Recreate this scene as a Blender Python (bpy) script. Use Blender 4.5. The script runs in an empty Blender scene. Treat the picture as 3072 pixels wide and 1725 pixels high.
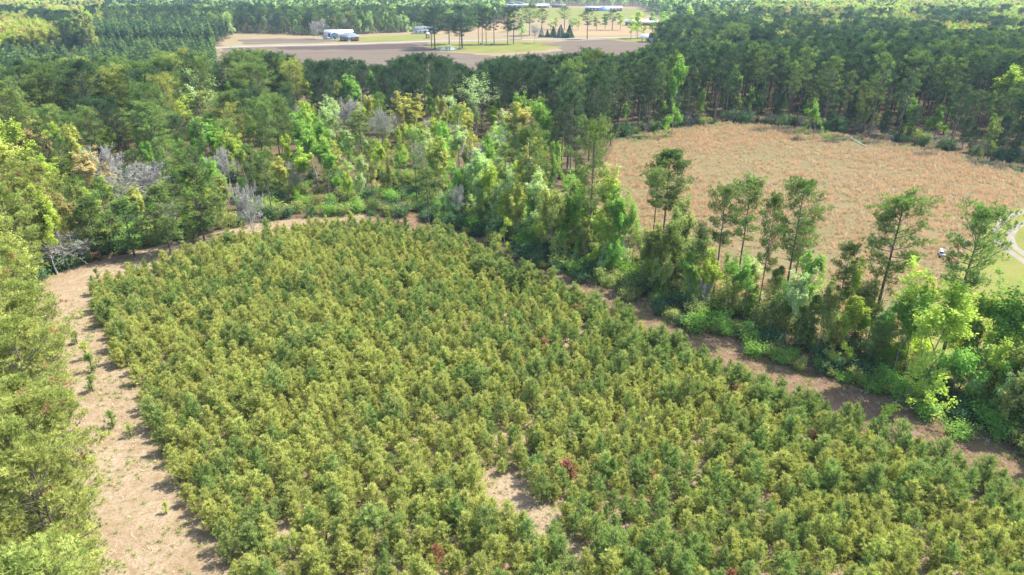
import bpy, bmesh, math, random
import numpy as np
from mathutils import Vector

R = np.random.default_rng(7)
random.seed(7)
SC = bpy.context.scene
COL = SC.collection

# ------------------------------------------------------------------ camera, sky, sun
CAM_H, PITCH, FPX = 40.0, 24.2, 2048.0
cam_d = bpy.data.cameras.new('camera')
cam_d.sensor_width = 36.0
cam_d.lens = 36.0 * FPX / 3072.0
cam_d.clip_start = 0.5
cam_d.clip_end = 9000
cam = bpy.data.objects.new('camera', cam_d)
cam.location = (0, 0, CAM_H)
cam.rotation_euler = (math.radians(90 - PITCH), 0, 0)
COL.objects.link(cam)
SC.camera = cam

SUN_EL, SUN_AZ = 56.0, 70.0           # azimuth clockwise from +Y
world = bpy.data.worlds.new('World')
SC.world = world
world.use_nodes = True
wn = world.node_tree
bg = wn.nodes['Background']
sky = wn.nodes.new('ShaderNodeTexSky')
sky.sky_type = 'NISHITA'
sky.sun_disc = False
sky.sun_elevation = math.radians(SUN_EL)
sky.sun_rotation = math.radians(SUN_AZ)
sky.air_density = 1.0
sky.dust_density = 1.5
wn.links.new(sky.outputs[0], bg.inputs[0])
bg.inputs[1].default_value = 0.15
sl = bpy.data.lights.new('sun', 'SUN')
sl.energy = 3.7
sl.angle = math.radians(0.5)
sl.color = (1.0, 0.95, 0.86)
sun = bpy.data.objects.new('sun', sl)
sd = Vector((math.cos(math.radians(SUN_EL)) * math.sin(math.radians(SUN_AZ)),
             math.cos(math.radians(SUN_EL)) * math.cos(math.radians(SUN_AZ)),
             math.sin(math.radians(SUN_EL))))
sun.rotation_euler = sd.to_track_quat('Z', 'Y').to_euler()
sun.location = (60, 40, 200)
COL.objects.link(sun)
SC.view_settings.view_transform = 'Standard'
SC.view_settings.look = 'None'
SC.view_settings.gamma = 1.0
SC.view_settings.use_curve_mapping = False
SC.view_settings.exposure = 1.60
SC.render.engine = 'CYCLES'
SC.cycles.max_bounces = 5
SC.cycles.diffuse_bounces = 3
SC.cycles.glossy_bounces = 2
SC.cycles.transmission_bounces = 4
SC.cycles.transparent_max_bounces = 6
SC.cycles.volume_bounces = 0
SC.cycles.caustics_reflective = False
SC.cycles.caustics_refractive = False
SC.cycles.use_denoising = True

# ------------------------------------------------------------------ projection helpers (picture units: 2576 wide)
K = 3072.0 / 2576.0
CP, SP = math.cos(math.radians(PITCH)), math.sin(math.radians(PITCH))


def G(u, v, z=0.0):
    """point at height z seen at picture position (u, v)"""
    a = (u * K - 1536.0) / FPX
    b = (862.5 - v * K) / FPX
    dx, dy, dz = a, CP + b * SP, -SP + b * CP
    if dz > -0.004:
        dz = -0.004
    t = (z - CAM_H) / dz
    return (dx * t, dy * t)


def P(x, y, z):
    """picture position (2576 wide) of a point; arrays allowed"""
    zz = z - CAM_H
    dep = y * CP - zz * SP
    up = y * SP + zz * CP
    return (1536.0 + FPX * x / dep) / K, (862.5 - FPX * up / dep) / K, dep


def from_bt(bu, bv, tu, tv):
    """ground point and height from the picture positions of foot and top"""
    x, y = G(bu, bv)
    b = (862.5 - tv * K) / FPX
    dy, dz = CP + b * SP, -SP + b * CP
    return x, y, max(2.0, CAM_H + dz * (y / dy))


def poly(pts):
    return np.array([G(u, v) for u, v in pts])


def inside(pg, x, y):
    x = np.atleast_1d(x); y = np.atleast_1d(y)
    c = np.zeros(x.shape, bool)
    n = len(pg)
    j = n - 1
    for i in range(n):
        xi, yi = pg[i]; xj, yj = pg[j]
        m = ((yi > y) != (yj > y)) & (x < (xj - xi) * (y - yi) / (yj - yi + 1e-12) + xi)
        c ^= m
        j = i
    return c


_PERM = np.random.default_rng(3).random((256, 256))


def noise(x, y, s, o=0):
    x = np.asarray(x, float) / s + 31.7 + o * 13.1
    y = np.asarray(y, float) / s + 17.3 + o * 7.7
    xi = np.floor(x).astype(int); yi = np.floor(y).astype(int)
    fx = x - xi; fy = y - yi
    fx = fx * fx * (3 - 2 * fx); fy = fy * fy * (3 - 2 * fy)
    g = lambda a, b: _PERM[a % 256, b % 256]
    return (g(xi, yi) * (1 - fx) + g(xi + 1, yi) * fx) * (1 - fy) + (g(xi, yi + 1) * (1 - fx) + g(xi + 1, yi + 1) * fx) * fy


# ------------------------------------------------------------------ materials
def new_mat(name):
    m = bpy.data.materials.new(name)
    m.use_nodes = True
    nt = m.node_tree
    for n in list(nt.nodes):
        nt.nodes.remove(n)
    out = nt.nodes.new('ShaderNodeOutputMaterial')
    return m, nt, out


def N(nt, t, **kw):
    n = nt.nodes.new(t)
    for k, v in kw.items():
        setattr(n, k, v)
    return n


def mixc(nt, fac, a, b, blend='MIX'):
    n = nt.nodes.new('ShaderNodeMix')
    n.data_type = 'RGBA'
    n.blend_type = blend
    for sock, val in ((n.inputs[0], fac), (n.inputs[6], a), (n.inputs[7], b)):
        if isinstance(val, bpy.types.NodeSocket):
            nt.links.new(val, sock)
        elif isinstance(val, (int, float)):
            sock.default_value = val
        else:
            sock.default_value = (*val, 1)
    return n.outputs[2]


def math_n(nt, op, a, b=0.0):
    n = nt.nodes.new('ShaderNodeMath')
    n.operation = op
    for s, v in ((n.inputs[0], a), (n.inputs[1], b)):
        if isinstance(v, bpy.types.NodeSocket):
            nt.links.new(v, s)
        else:
            s.default_value = v
    return n.outputs[0]


FG = 1.5


def foliage(name, ca, cb, trans=0.35, rnd=0.35, hue=0.02, tcol=(1.1, 1.15, 0.6)):
    """leaf/needle material: colour runs ca..cb with the per-leaf tint, each plant shifted a little as a whole"""
    m, nt, out = new_mat(name)
    ca = tuple(min(0.8, q * FG) for q in ca); cb = tuple(min(0.8, q * FG) for q in cb)
    at = N(nt, 'ShaderNodeAttribute', attribute_name='tint')
    oi = N(nt, 'ShaderNodeObjectInfo')
    c = mixc(nt, at.outputs['Fac'], ca, cb)
    hs = N(nt, 'ShaderNodeHueSaturation')
    nt.links.new(c, hs.inputs['Color'])
    v = math_n(nt, 'ADD', math_n(nt, 'MULTIPLY', oi.outputs['Random'], rnd), 1 - rnd / 2)
    nt.links.new(v, hs.inputs['Value'])
    h7 = math_n(nt, 'FRACT', math_n(nt, 'MULTIPLY', oi.outputs['Random'], 7.31))
    hue *= 0.6
    h = math_n(nt, 'ADD', math_n(nt, 'MULTIPLY', h7, hue * 2), 0.5 - hue)
    nt.links.new(h, hs.inputs['Hue'])
    hs.inputs['Saturation'].default_value = 0.88
    d = N(nt, 'ShaderNodeBsdfDiffuse')
    t = N(nt, 'ShaderNodeBsdfTranslucent')
    nt.links.new(hs.outputs[0], d.inputs[0])
    tc = mixc(nt, 1.0, hs.outputs[0], tcol, 'MULTIPLY')
    nt.links.new(tc, t.inputs[0])
    ms = N(nt, 'ShaderNodeMixShader')
    ms.inputs[0].default_value = trans
    nt.links.new(d.outputs[0], ms.inputs[1])
    nt.links.new(t.outputs[0], ms.inputs[2])
    nt.links.new(ms.outputs[0], out.inputs[0])
    return m


def bark(name, ca, cb, scale=3.0):
    m, nt, out = new_mat(name)
    tc = N(nt, 'ShaderNodeTexCoord')
    nz = N(nt, 'ShaderNodeTexNoise')
    nz.inputs['Scale'].default_value = scale
    nz.inputs['Detail'].default_value = 6
    nt.links.new(tc.outputs['Object'], nz.inputs['Vector'])
    cr = N(nt, 'ShaderNodeMapRange')
    cr.inputs[1].default_value = 0.35; cr.inputs[2].default_value = 0.65
    nt.links.new(nz.outputs[0], cr.inputs[0])
    c = mixc(nt, cr.outputs[0], ca, cb)
    b = N(nt, 'ShaderNodeBsdfPrincipled')
    b.inputs['Roughness'].default_value = 0.9
    nt.links.new(c, b.inputs['Base Color'])
    nt.links.new(b.outputs[0], out.inputs[0])
    return m


def plain(name, col, rough=0.7, metal=0.0, var=0.12, scale=2.0):
    m, nt, out = new_mat(name)
    tc = N(nt, 'ShaderNodeTexCoord')
    nz = N(nt, 'ShaderNodeTexNoise')
    nz.inputs['Scale'].default_value = scale
    nz.inputs['Detail'].default_value = 5
    nt.links.new(tc.outputs['Object'], nz.inputs['Vector'])
    c = mixc(nt, nz.outputs[0], tuple(x * (1 - var) for x in col), tuple(min(1, x * (1 + var)) for x in col))
    b = N(nt, 'ShaderNodeBsdfPrincipled')
    b.inputs['Roughness'].default_value = rough
    b.inputs['Metallic'].default_value = metal
    nt.links.new(c, b.inputs['Base Color'])
    nt.links.new(b.outputs[0], out.inputs[0])
    return m


def ground_mat(name, layers, base, bump=0.3, stretch=(1, 1, 1), rot=0.0, g=0.56):
    """layers: (scale, lo, hi, colour, detail) mixed over the base one after the other by noise"""
    base = tuple(q * g for q in base)
    layers = [(a, b_, c_, tuple(q * g for q in d), e) for a, b_, c_, d, e in layers]
    m, nt, out = new_mat(name)
    geo = N(nt, 'ShaderNodeNewGeometry')
    mp = N(nt, 'ShaderNodeMapping')
    mp.inputs['Scale'].default_value = stretch
    mp.inputs['Rotation'].default_value = (0, 0, rot)
    nt.links.new(geo.outputs['Position'], mp.inputs['Vector'])
    c = None
    last = None
    for k, (s, lo, hi, col, det) in enumerate(layers):
        nz = N(nt, 'ShaderNodeTexNoise')
        nz.inputs['Scale'].default_value = s
        nz.inputs['Detail'].default_value = det
        nz.inputs['Roughness'].default_value = 0.65
        of = N(nt, 'ShaderNodeVectorMath', operation='ADD')
        of.inputs[1].default_value = (k * 91.3, k * 37.7, k * 5.1)
        nt.links.new(mp.outputs[0], of.inputs[0])
        nt.links.new(of.outputs[0], nz.inputs['Vector'])
        r = N(nt, 'ShaderNodeMapRange')
        r.inputs[1].default_value = lo; r.inputs[2].default_value = hi
        nt.links.new(nz.outputs[0], r.inputs[0])
        c = mixc(nt, r.outputs[0], base if c is None else c, col)
        last = nz.outputs[0]
    b = N(nt, 'ShaderNodeBsdfDiffuse')
    nt.links.new(c, b.inputs[0])
    bp = N(nt, 'ShaderNodeBump')
    bp.inputs['Strength'].default_value = bump
    bp.inputs['Distance'].default_value = 0.15
    nt.links.new(last, bp.inputs['Height'])
    nt.links.new(bp.outputs[0], b.inputs['Normal'])
    nt.links.new(b.outputs[0], out.inputs[0])
    return m


M = {}
M['needle_mid'] = foliage('pine_needles', (0.044, 0.092, 0.022), (0.175, 0.245, 0.052), 0.35, 0.4, 0.02)
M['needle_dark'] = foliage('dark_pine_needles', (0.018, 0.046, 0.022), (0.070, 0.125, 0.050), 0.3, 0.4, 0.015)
M['needle_yellow'] = foliage('yellowish_pine_needles', (0.095, 0.135, 0.020), (0.340, 0.360, 0.075), 0.4, 0.25, 0.02)
M['young_yellow'] = foliage('young_pine_needles_yellowish', (0.115, 0.165, 0.022), (0.430, 0.450, 0.090), 0.4, 0.28, 0.015)
M['young_green'] = foliage('young_pine_needles_green', (0.060, 0.120, 0.022), (0.255, 0.330, 0.070), 0.4, 0.3, 0.012)
M['candle'] = foliage('pine_candles', (0.30, 0.235, 0.07), (0.44, 0.36, 0.12), 0.2, 0.3, 0.02)
M['dead_needle'] = foliage('dead_red_needles', (0.20, 0.08, 0.03), (0.30, 0.15, 0.06), 0.2, 0.3, 0.01)
M['leaf_lime'] = foliage('lime_leaves', (0.17, 0.26, 0.014), (0.38, 0.44, 0.040), 0.5, 0.2, 0.012)
M['leaf_green'] = foliage('fresh_green_leaves', (0.085, 0.205, 0.018), (0.22, 0.36, 0.045), 0.5, 0.25, 0.015)
M['leaf_olive'] = foliage('olive_leaves', (0.11, 0.15, 0.028), (0.26, 0.29, 0.065), 0.45, 0.3, 0.02)
M['leaf_gold'] = foliage('golden_leaves', (0.21, 0.225, 0.030), (0.39, 0.40, 0.070), 0.4, 0.25, 0.02)
M['leaf_rust'] = foliage('rusty_flowering_leaves', (0.24, 0.17, 0.055), (0.40, 0.32, 0.12), 0.35, 0.25, 0.02)
M['leaf_pale'] = foliage('pale_new_leaves', (0.21, 0.30, 0.10), (0.38, 0.47, 0.19), 0.45, 0.25, 0.015)
M['leaf_dark'] = foliage('dark_evergreen_leaves', (0.022, 0.060, 0.022), (0.075, 0.14, 0.045), 0.25, 0.4, 0.02)
M['bark_pine'] = bark('pine_bark', (0.075, 0.055, 0.042), (0.17, 0.135, 0.11))
M['bark_grey'] = bark('grey_bark', (0.16, 0.14, 0.115), (0.33, 0.30, 0.26))
M['bark_bare'] = bark('pale_bare_twigs', (0.25, 0.24, 0.21), (0.41, 0.39, 0.35))
M['dry_grass'] = foliage('dry_broomsedge', (0.32, 0.195, 0.10), (0.47, 0.345, 0.205), 0.35, 0.3, 0.01, (1.0, 0.85, 0.6))
M['green_grass'] = foliage('green_grass_blades', (0.12, 0.17, 0.03), (0.26, 0.29, 0.08), 0.35, 0.3, 0.02)
M['straw'] = foliage('straw_blades', (0.30, 0.25, 0.145), (0.46, 0.39, 0.24), 0.3, 0.3, 0.01, (1, .9, .7))

M['floor'] = ground_mat('forest_floor', [
    (0.12, 0.40, 0.62, (0.13, 0.125, 0.05), 4),
    (0.9, 0.42, 0.66, (0.27, 0.19, 0.12), 8),
    (4.0, 0.5, 0.75, (0.07, 0.055, 0.035), 6)], (0.20, 0.145, 0.095))
M['litter'] = ground_mat('pine_straw_path', [
    (0.25, 0.42, 0.64, (0.37, 0.275, 0.175), 5),
    (0.8, 0.55, 0.70, (0.26, 0.215, 0.12), 8),
    (1.3, 0.50, 0.70, (0.30, 0.22, 0.11), 8),
    (0.6, 0.58, 0.72, (0.25, 0.24, 0.09), 6),
    (6.0, 0.45, 0.72, (0.24, 0.155, 0.10), 8)], (0.45, 0.355, 0.24), 0.6, (1, 1, 1), 0, 0.66)
M['litter_red_shade'] = ground_mat('reddish_shade_toned_litter', [  # red-brown litter with the hedgerow's shade mixed into its colours
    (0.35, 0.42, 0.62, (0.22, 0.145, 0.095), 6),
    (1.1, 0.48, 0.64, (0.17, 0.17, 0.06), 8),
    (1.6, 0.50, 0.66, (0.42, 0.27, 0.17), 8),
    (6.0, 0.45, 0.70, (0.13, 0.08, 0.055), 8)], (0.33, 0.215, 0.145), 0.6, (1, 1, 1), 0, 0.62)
M['meadow'] = ground_mat('meadow_ground', [
    (0.05, 0.42, 0.6, (0.34, 0.27, 0.14), 4),
    (0.4, 0.48, 0.66, (0.25, 0.23, 0.095), 7),
    (3.0, 0.5, 0.75, (0.43, 0.31, 0.20), 7)], (0.30, 0.255, 0.125), 0.4, (1, 1, 1), 0, 0.46)
M['lawn'] = ground_mat('mown_grass', [
    (0.06, 0.42, 0.6, (0.30, 0.31, 0.085), 4),
    (0.6, 0.50, 0.68, (0.34, 0.29, 0.14), 7),
    (3.0, 0.5, 0.78, (0.18, 0.20, 0.055), 7)], (0.23, 0.26, 0.065), 0.3)
M['margin'] = ground_mat('green_field_margin', [
    (0.4, 0.45, 0.65, (0.14, 0.17, 0.06), 6),
    (3.0, 0.5, 0.75, (0.25, 0.22, 0.11), 6)], (0.13, 0.19, 0.07), 0.3)
M['plough'] = ground_mat('ploughed_soil', [
    (0.03, 0.42, 0.60, (0.33, 0.27, 0.20), 4),
    (0.18, 0.48, 0.66, (0.235, 0.185, 0.15), 6),
    (1.2, 0.5, 0.75, (0.36, 0.29, 0.22), 6)], (0.285, 0.225, 0.175), 0.4, (0.12, 1.6, 1), 0.06, 0.40)
M['plough_dark'] = ground_mat('damp_ploughed_soil', [
    (0.03, 0.42, 0.60, (0.20, 0.155, 0.13), 4),
    (1.2, 0.5, 0.75, (0.17, 0.13, 0.12), 6)], (0.165, 0.125, 0.11), 0.4, (0.12, 1.6, 1), 0.06, 0.45)
M['straw_field'] = ground_mat('straw_coloured_field', [
    (0.025, 0.42, 0.60, (0.52, 0.41, 0.26), 4),
    (0.3, 0.5, 0.7, (0.36, 0.34, 0.15), 6)], (0.50, 0.385, 0.22), 0.3, (0.3, 1.4, 1), 0.05, 0.42)
M['clay'] = ground_mat('orange_clay_field', [
    (0.04, 0.42, 0.62, (0.52, 0.44, 0.22), 4),
    (0.4, 0.5, 0.7, (0.50, 0.31, 0.18), 6)], (0.53, 0.36, 0.23), 0.3, (0.4, 1.3, 1), 0.05, 0.45)
M['track'] = ground_mat('sandy_track', [
    (0.5, 0.45, 0.65, (0.45, 0.40, 0.29), 6),
    (4.0, 0.5, 0.7, (0.60, 0.54, 0.44), 6)], (0.56, 0.50, 0.39), 0.3, (1, 1, 1), 0, 0.40)
M['road'] = ground_mat('pale_asphalt', [
    (0.3, 0.45, 0.65, (0.38, 0.38, 0.35), 6)], (0.44, 0.44, 0.40), 0.1)
M['brick'] = plain('red_brick', (0.15, 0.035, 0.028), 0.8, 0, 0.2, 6)
M['white'] = plain('white_paint', (0.6, 0.6, 0.58), 0.5, 0, 0.05)
M['roof_grey'] = plain('grey_shingles', (0.13, 0.165, 0.18), 0.8, 0, 0.15, 4)
M['roof_white'] = plain('white_metal_roof', (0.55, 0.57, 0.59), 0.4, 0.0, 0.06)
M['blue'] = plain('blue_grey_siding', (0.16, 0.24, 0.34), 0.6)
M['light_blue'] = plain('pale_blue_siding', (0.45, 0.60, 0.70), 0.6)
M['glass'] = plain('dark_window_glass', (0.03, 0.04, 0.05), 0.1, 0, 0.1)
M['dark'] = plain('dark_trim', (0.04, 0.04, 0.045), 0.6)
M['red'] = plain('red_wood', (0.30, 0.08, 0.08), 0.7)
M['blue_plastic'] = plain('blue_plastic', (0.03, 0.10, 0.40), 0.4)
M['pole'] = plain('weathered_pole', (0.42, 0.40, 0.36), 0.8)
M['wire'] = plain('metal_wire', (0.55, 0.56, 0.56), 0.4, 0.0)
m, nt, out = new_mat('pond_water')
b = N(nt, 'ShaderNodeBsdfPrincipled')
b.inputs['Base Color'].default_value = (0.05, 0.07, 0.07, 1)
b.inputs['Roughness'].default_value = 0.08
b.inputs['IOR'].default_value = 1.33
b.inputs['Specular IOR Level'].default_value = 1.0
nt.links.new(b.outputs[0], out.inputs[0])
M['water'] = m


# ------------------------------------------------------------------ mesh builder
class MB:
    def __init__(self):
        self.v = []; self.f = []; self.m = []; self.t = []; self.n = 0; self.mats = []

    def mi(self, mat):
        if mat not in self.mats:
            self.mats.append(mat)
        return self.mats.index(mat)

    def add(self, v, f, mat, tint=0.5):
        v = np.asarray(v, np.float32).reshape(-1, 3); f = np.asarray(f, np.int32).reshape(-1, 3)
        self.v.append(v); self.f.append(f + self.n)
        self.m.append(np.full(len(f), self.mi(mat), np.int32))
        t = np.full(len(v), tint, np.float32) if np.isscalar(tint) else np.asarray(tint, np.float32)
        self.t.append(t)
        self.n += len(v)

    def extend(self, o):
        for v, f, m_, t in zip(o.v, o.f, o.m, o.t):
            pass
        off = self.n
        for v in o.v:
            self.v.append(v); self.n += len(v)
        self.f += [f + off for f in o.f]
        mp = np.array([self.mi(x) for x in o.mats] or [0], np.int32)
        self.m += [mp[x] for x in o.m]
        self.t += o.t

    def tube(self, pts, rad, mat, sides=5, cap=False):
        pts = np.asarray(pts, float)
        n = len(pts)
        d = np.gradient(pts, axis=0)
        d /= np.linalg.norm(d, axis=1)[:, None] + 1e-9
        ref = np.array([1.0, 0.13, 0.07]) if abs(d[0][2]) > 0.8 else np.array([0.05, 0.1, 1.0])
        a = np.cross(d, ref); a /= np.linalg.norm(a, axis=1)[:, None] + 1e-9
        b_ = np.cross(d, a)
        th = np.arange(sides) * 2 * math.pi / sides
        ring = pts[:, None] + np.asarray(rad)[:, None, None] * (a[:, None] * np.cos(th)[None, :, None] + b_[:, None] * np.sin(th)[None, :, None])
        f = []
        for i in range(n - 1):
            for j in range(sides):
                p, q = i * sides + j, i * sides + (j + 1) % sides
                f.append((p, q, q + sides)); f.append((p, q + sides, p + sides))
        v = ring.reshape(-1, 3)
        if cap:
            v = np.vstack([v, pts[-1], pts[0]])
            for j in range(sides):
                f.append(((n - 1) * sides + j, (n - 1) * sides + (j + 1) % sides, n * sides))
                f.append(((j + 1) % sides, j, n * sides + 1))
        self.add(v, f, mat, 0.5)

    @staticmethod
    def facing(C, core):
        """blades and leaves turn their faces outward and to the sky"""
        if core is None:
            core = np.array([C[:, 0].mean(), C[:, 1].mean(), C[:, 2].min() * 0.4 + C[:, 2].max() * 0.6 - 1.0])
        d = C - core
        d /= np.linalg.norm(d, axis=1)[:, None] + 1e-6
        d = d * 0.8 + UP * 0.75
        return d / (np.linalg.norm(d, axis=1)[:, None] + 1e-6)

    def spikes(self, C, D, k, L, w, spread, mat, tb=0.5, core=None):
        """k thin needles from every centre C around direction D"""
        C = np.asarray(C, float); D = np.asarray(D, float)
        n = len(C)
        if n == 0:
            return
        dr = D[:, None] + spread * R.normal(size=(n, k, 3))
        dr /= np.linalg.norm(dr, axis=2)[..., None]
        nt_ = self.facing(C, core)
        sd_ = np.cross(dr, nt_[:, None] + 0.45 * R.normal(size=(n, k, 3)))
        sd_ /= np.linalg.norm(sd_, axis=2)[..., None] + 1e-9
        ln = L * R.uniform(0.7, 1.2, (n, k, 1))
        c = C[:, None] + R.normal(size=(n, k, 3)) * L * 0.08
        base = c + dr * ln * 0.12
        v = np.stack([base - sd_ * w, base + sd_ * w, c + dr * ln], axis=2).reshape(-1, 3)
        f = np.arange(n * k * 3).reshape(-1, 3)
        tuft = R.random((n, 1)) * 0.6 + (tb - 0.3)
        t = np.clip(tuft + R.uniform(-0.2, 0.2, (n, k)), 0, 1)
        self.add(v, f, mat, np.repeat(t.reshape(-1), 3))

    def leaves(self, C, s, mat, flat=0.4, tb=0.5, core=None):
        """one small folded leaf (two triangles) at every centre"""
        C = np.asarray(C, float)
        n = len(C)
        if n == 0:
            return
        nn_ = self.facing(C, core) + R.normal(size=(n, 3)) * 0.42
        a = np.cross(nn_, R.normal(size=(n, 3)))
        a /= np.linalg.norm(a, axis=1)[:, None]
        b_ = np.cross(a, nn_); b_ /= np.linalg.norm(b_, axis=1)[:, None] + 1e-9
        sz = s * R.uniform(0.6, 1.3, (n, 1))
        up = np.array([0, 0, 1.0]) * sz * 0.15
        v = np.stack([C - a * sz, C - b_ * sz * 0.55 + up, C + a * sz, C + b_ * sz * 0.55 + up], 1).reshape(-1, 3)
        i = np.arange(n)[:, None] * 4
        f = np.concatenate([i + [0, 1, 2], i + [0, 2, 3]], 0)
        t = np.clip(R.normal(tb, 0.30, n), 0, 1)
        self.add(v, f, mat, np.repeat(t, 4))

    def box(self, c, s, mat, rz=0.0):
        x, y, z = s[0] / 2, s[1] / 2, s[2] / 2
        v = np.array([(i, j, k) for i in (-x, x) for j in (-y, y) for k in (-z, z)], float)
        if rz:
            cs, sn = math.cos(rz), math.sin(rz)
            v = np.stack([v[:, 0] * cs - v[:, 1] * sn, v[:, 0] * sn + v[:, 1] * cs, v[:, 2]], 1)
        v = v + np.array(c)
        q = [(0, 1, 3, 2), (4, 6, 7, 5), (0, 4, 5, 1), (2, 3, 7, 6), (0, 2, 6, 4), (1, 5, 7, 3)]
        f = [t for a, b_, c_, d in q for t in ((a, b_, c_), (a, c_, d))]
        self.add(v, f, mat, 0.5)

    def mesh(self, name):
        v = np.concatenate(self.v); f = np.concatenate(self.f); mi = np.concatenate(self.m); t = np.concatenate(self.t)
        me = bpy.data.meshes.new(name)
        me.vertices.add(len(v)); me.vertices.foreach_set('co', v.astype(np.float32).ravel())
        me.loops.add(len(f) * 3); me.loops.foreach_set('vertex_index', f.astype(np.int32).ravel())
        me.polygons.add(len(f))
        me.polygons.foreach_set('loop_start', np.arange(len(f), dtype=np.int32) * 3)
        try:
            me.polygons.foreach_set('loop_total', np.full(len(f), 3, np.int32))
        except Exception:
            pass
        me.polygons.foreach_set('material_index', mi)
        for mt in self.mats:
            me.materials.append(mt)
        a = me.attributes.new('tint', 'FLOAT', 'POINT')
        a.data.foreach_set('value', t)
        me.update(calc_edges=True)
        return me


def link(name, data, parent=None, loc=None):
    o = bpy.data.objects.new(name, data)
    COL.objects.link(o)
    if parent:
        o.parent = parent
    if loc is not None:
        o.location = loc
    return o


def tag(o, label=None, cat=None, group=None, kind=None):
    if label: o['label'] = label
    if cat: o['category'] = cat
    if group: o['group'] = group
    if kind: o['kind'] = kind
    return o


def empty(name, loc, rz=0.0, **kw):
    o = link(name, None)
    o.location = loc; o.rotation_euler = (0, 0, rz)
    o.empty_display_size = 0.5
    return tag(o, **kw)


# ------------------------------------------------------------------ plant generators: each returns (trunk MB, crown MB)
UP = np.array([0, 0, 1.0])


def unit(v):
    return v / (np.linalg.norm(v) + 1e-9)


def gen_pine(H, rad, h0, mat, nb=26, clumps=4, tufts=11, k=8, L=0.36, w=0.034, flat_top=0.5, lean=0.3, dead=5, tr=None, sz=0.34):
    t, c = MB(), MB()
    ang = R.uniform(0, 6.28); n = 8
    zz = np.linspace(0, 1, n)
    bend = np.cumsum(R.normal(0, 0.10, (n, 2)), 0) * lean
    bend -= bend[0]
    pts = np.stack([bend[:, 0], bend[:, 1], zz * H * 0.97], 1)
    r0 = tr or H * 0.0105
    t.tube(pts, r0 * (1 - 0.82 * zz ** 1.2), M['bark_pine'], 7)
    spine = lambda z: np.array([np.interp(z, pts[:, 2], pts[:, 0]), np.interp(z, pts[:, 2], pts[:, 1]), z])
    for i in range(nb + dead):
        isdead = i >= nb
        q = (i + R.uniform(0, 1)) / nb if not isdead else 0
        z = H * (h0 + (1 - h0) * q ** 0.9) * 0.97 if not isdead else H * R.uniform(h0 * 0.55, h0)
        az = i * 2.4 + R.normal(0, 0.4)
        prof = (math.sin(min(1.0, (0.25 + 0.75 * q) ** 0.8) * math.pi * 0.5) if q < 0.35 else 1) * (1 - max(0, (q - 0.4) / 0.6) ** (1.6 + flat_top * 2) * 0.88)
        Lb = rad * prof * R.uniform(0.65, 1.15)
        el = math.radians(-5 + 60 * q + R.normal(0, 9)) if not isdead else math.radians(R.uniform(-15, 15))
        if isdead:
            Lb = rad * R.uniform(0.25, 0.6)
        d = np.array([math.cos(az) * math.cos(el), math.sin(az) * math.cos(el), math.sin(el)])
        p0 = spine(z)
        p1 = p0 + d * Lb * 0.55
        p2 = p0 + d * Lb + UP * Lb * (0.18 if not isdead else 0.05)
        rb = r0 * (0.34 - 0.2 * q) * (0.5 if isdead else 1)
        t.tube([p0, p1, p2], [rb, rb * 0.7, rb * 0.2], M['bark_pine'], 4)
        if isdead:
            continue
        cc = []
        for j in range(clumps):
            s = 0.42 + 0.62 * (j + R.uniform(0, 1)) / clumps
            pb = p0 + (p2 - p0) * s
            off = np.array([-d[1], d[0], 0]) * R.normal(0, 0.32) * Lb * 0.8 + UP * R.uniform(0.0, 0.35)
            pc = pb + off
            cc.append(pc)
            t.tube([pb - d * 0.2 * Lb, pc], [rb * 0.35, 0.012], M['bark_pine'], 3)
        cc = np.array(cc)
        m_ = tufts
        C0 = np.repeat(cc, m_, 0)
        off = R.normal(size=(len(C0), 3)); off /= np.linalg.norm(off, axis=1)[:, None]
        C = C0 + off * R.uniform(0.5, 1.6, (len(C0), 1)) * np.array([sz, sz, sz * 0.6])
        D = d * 0.3 + UP * 0.6 + off * 0.8
        D /= np.linalg.norm(D, axis=1)[:, None]
        for j in range(len(cc)):          # every clump of needles keeps its own shade of green
            sl_ = slice(j * m_, (j + 1) * m_)
            c.spikes(C[sl_], D[sl_], k, L, w, 0.5, M['dead_needle'] if (mat == M['needle_yellow'] and R.random() < 0.015) else mat, tb=R.uniform(0.15, 0.85), core=cc[j] - UP * 0.45 - d * 0.2)
    # top
    C = spine(H * 0.95) + R.normal(size=(26, 3)) * np.array([rad * 0.18, rad * 0.18, 0.45])
    c.spikes(C, np.tile(UP, (26, 1)), k, L, w, 0.55, mat)
    return t, c


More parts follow.
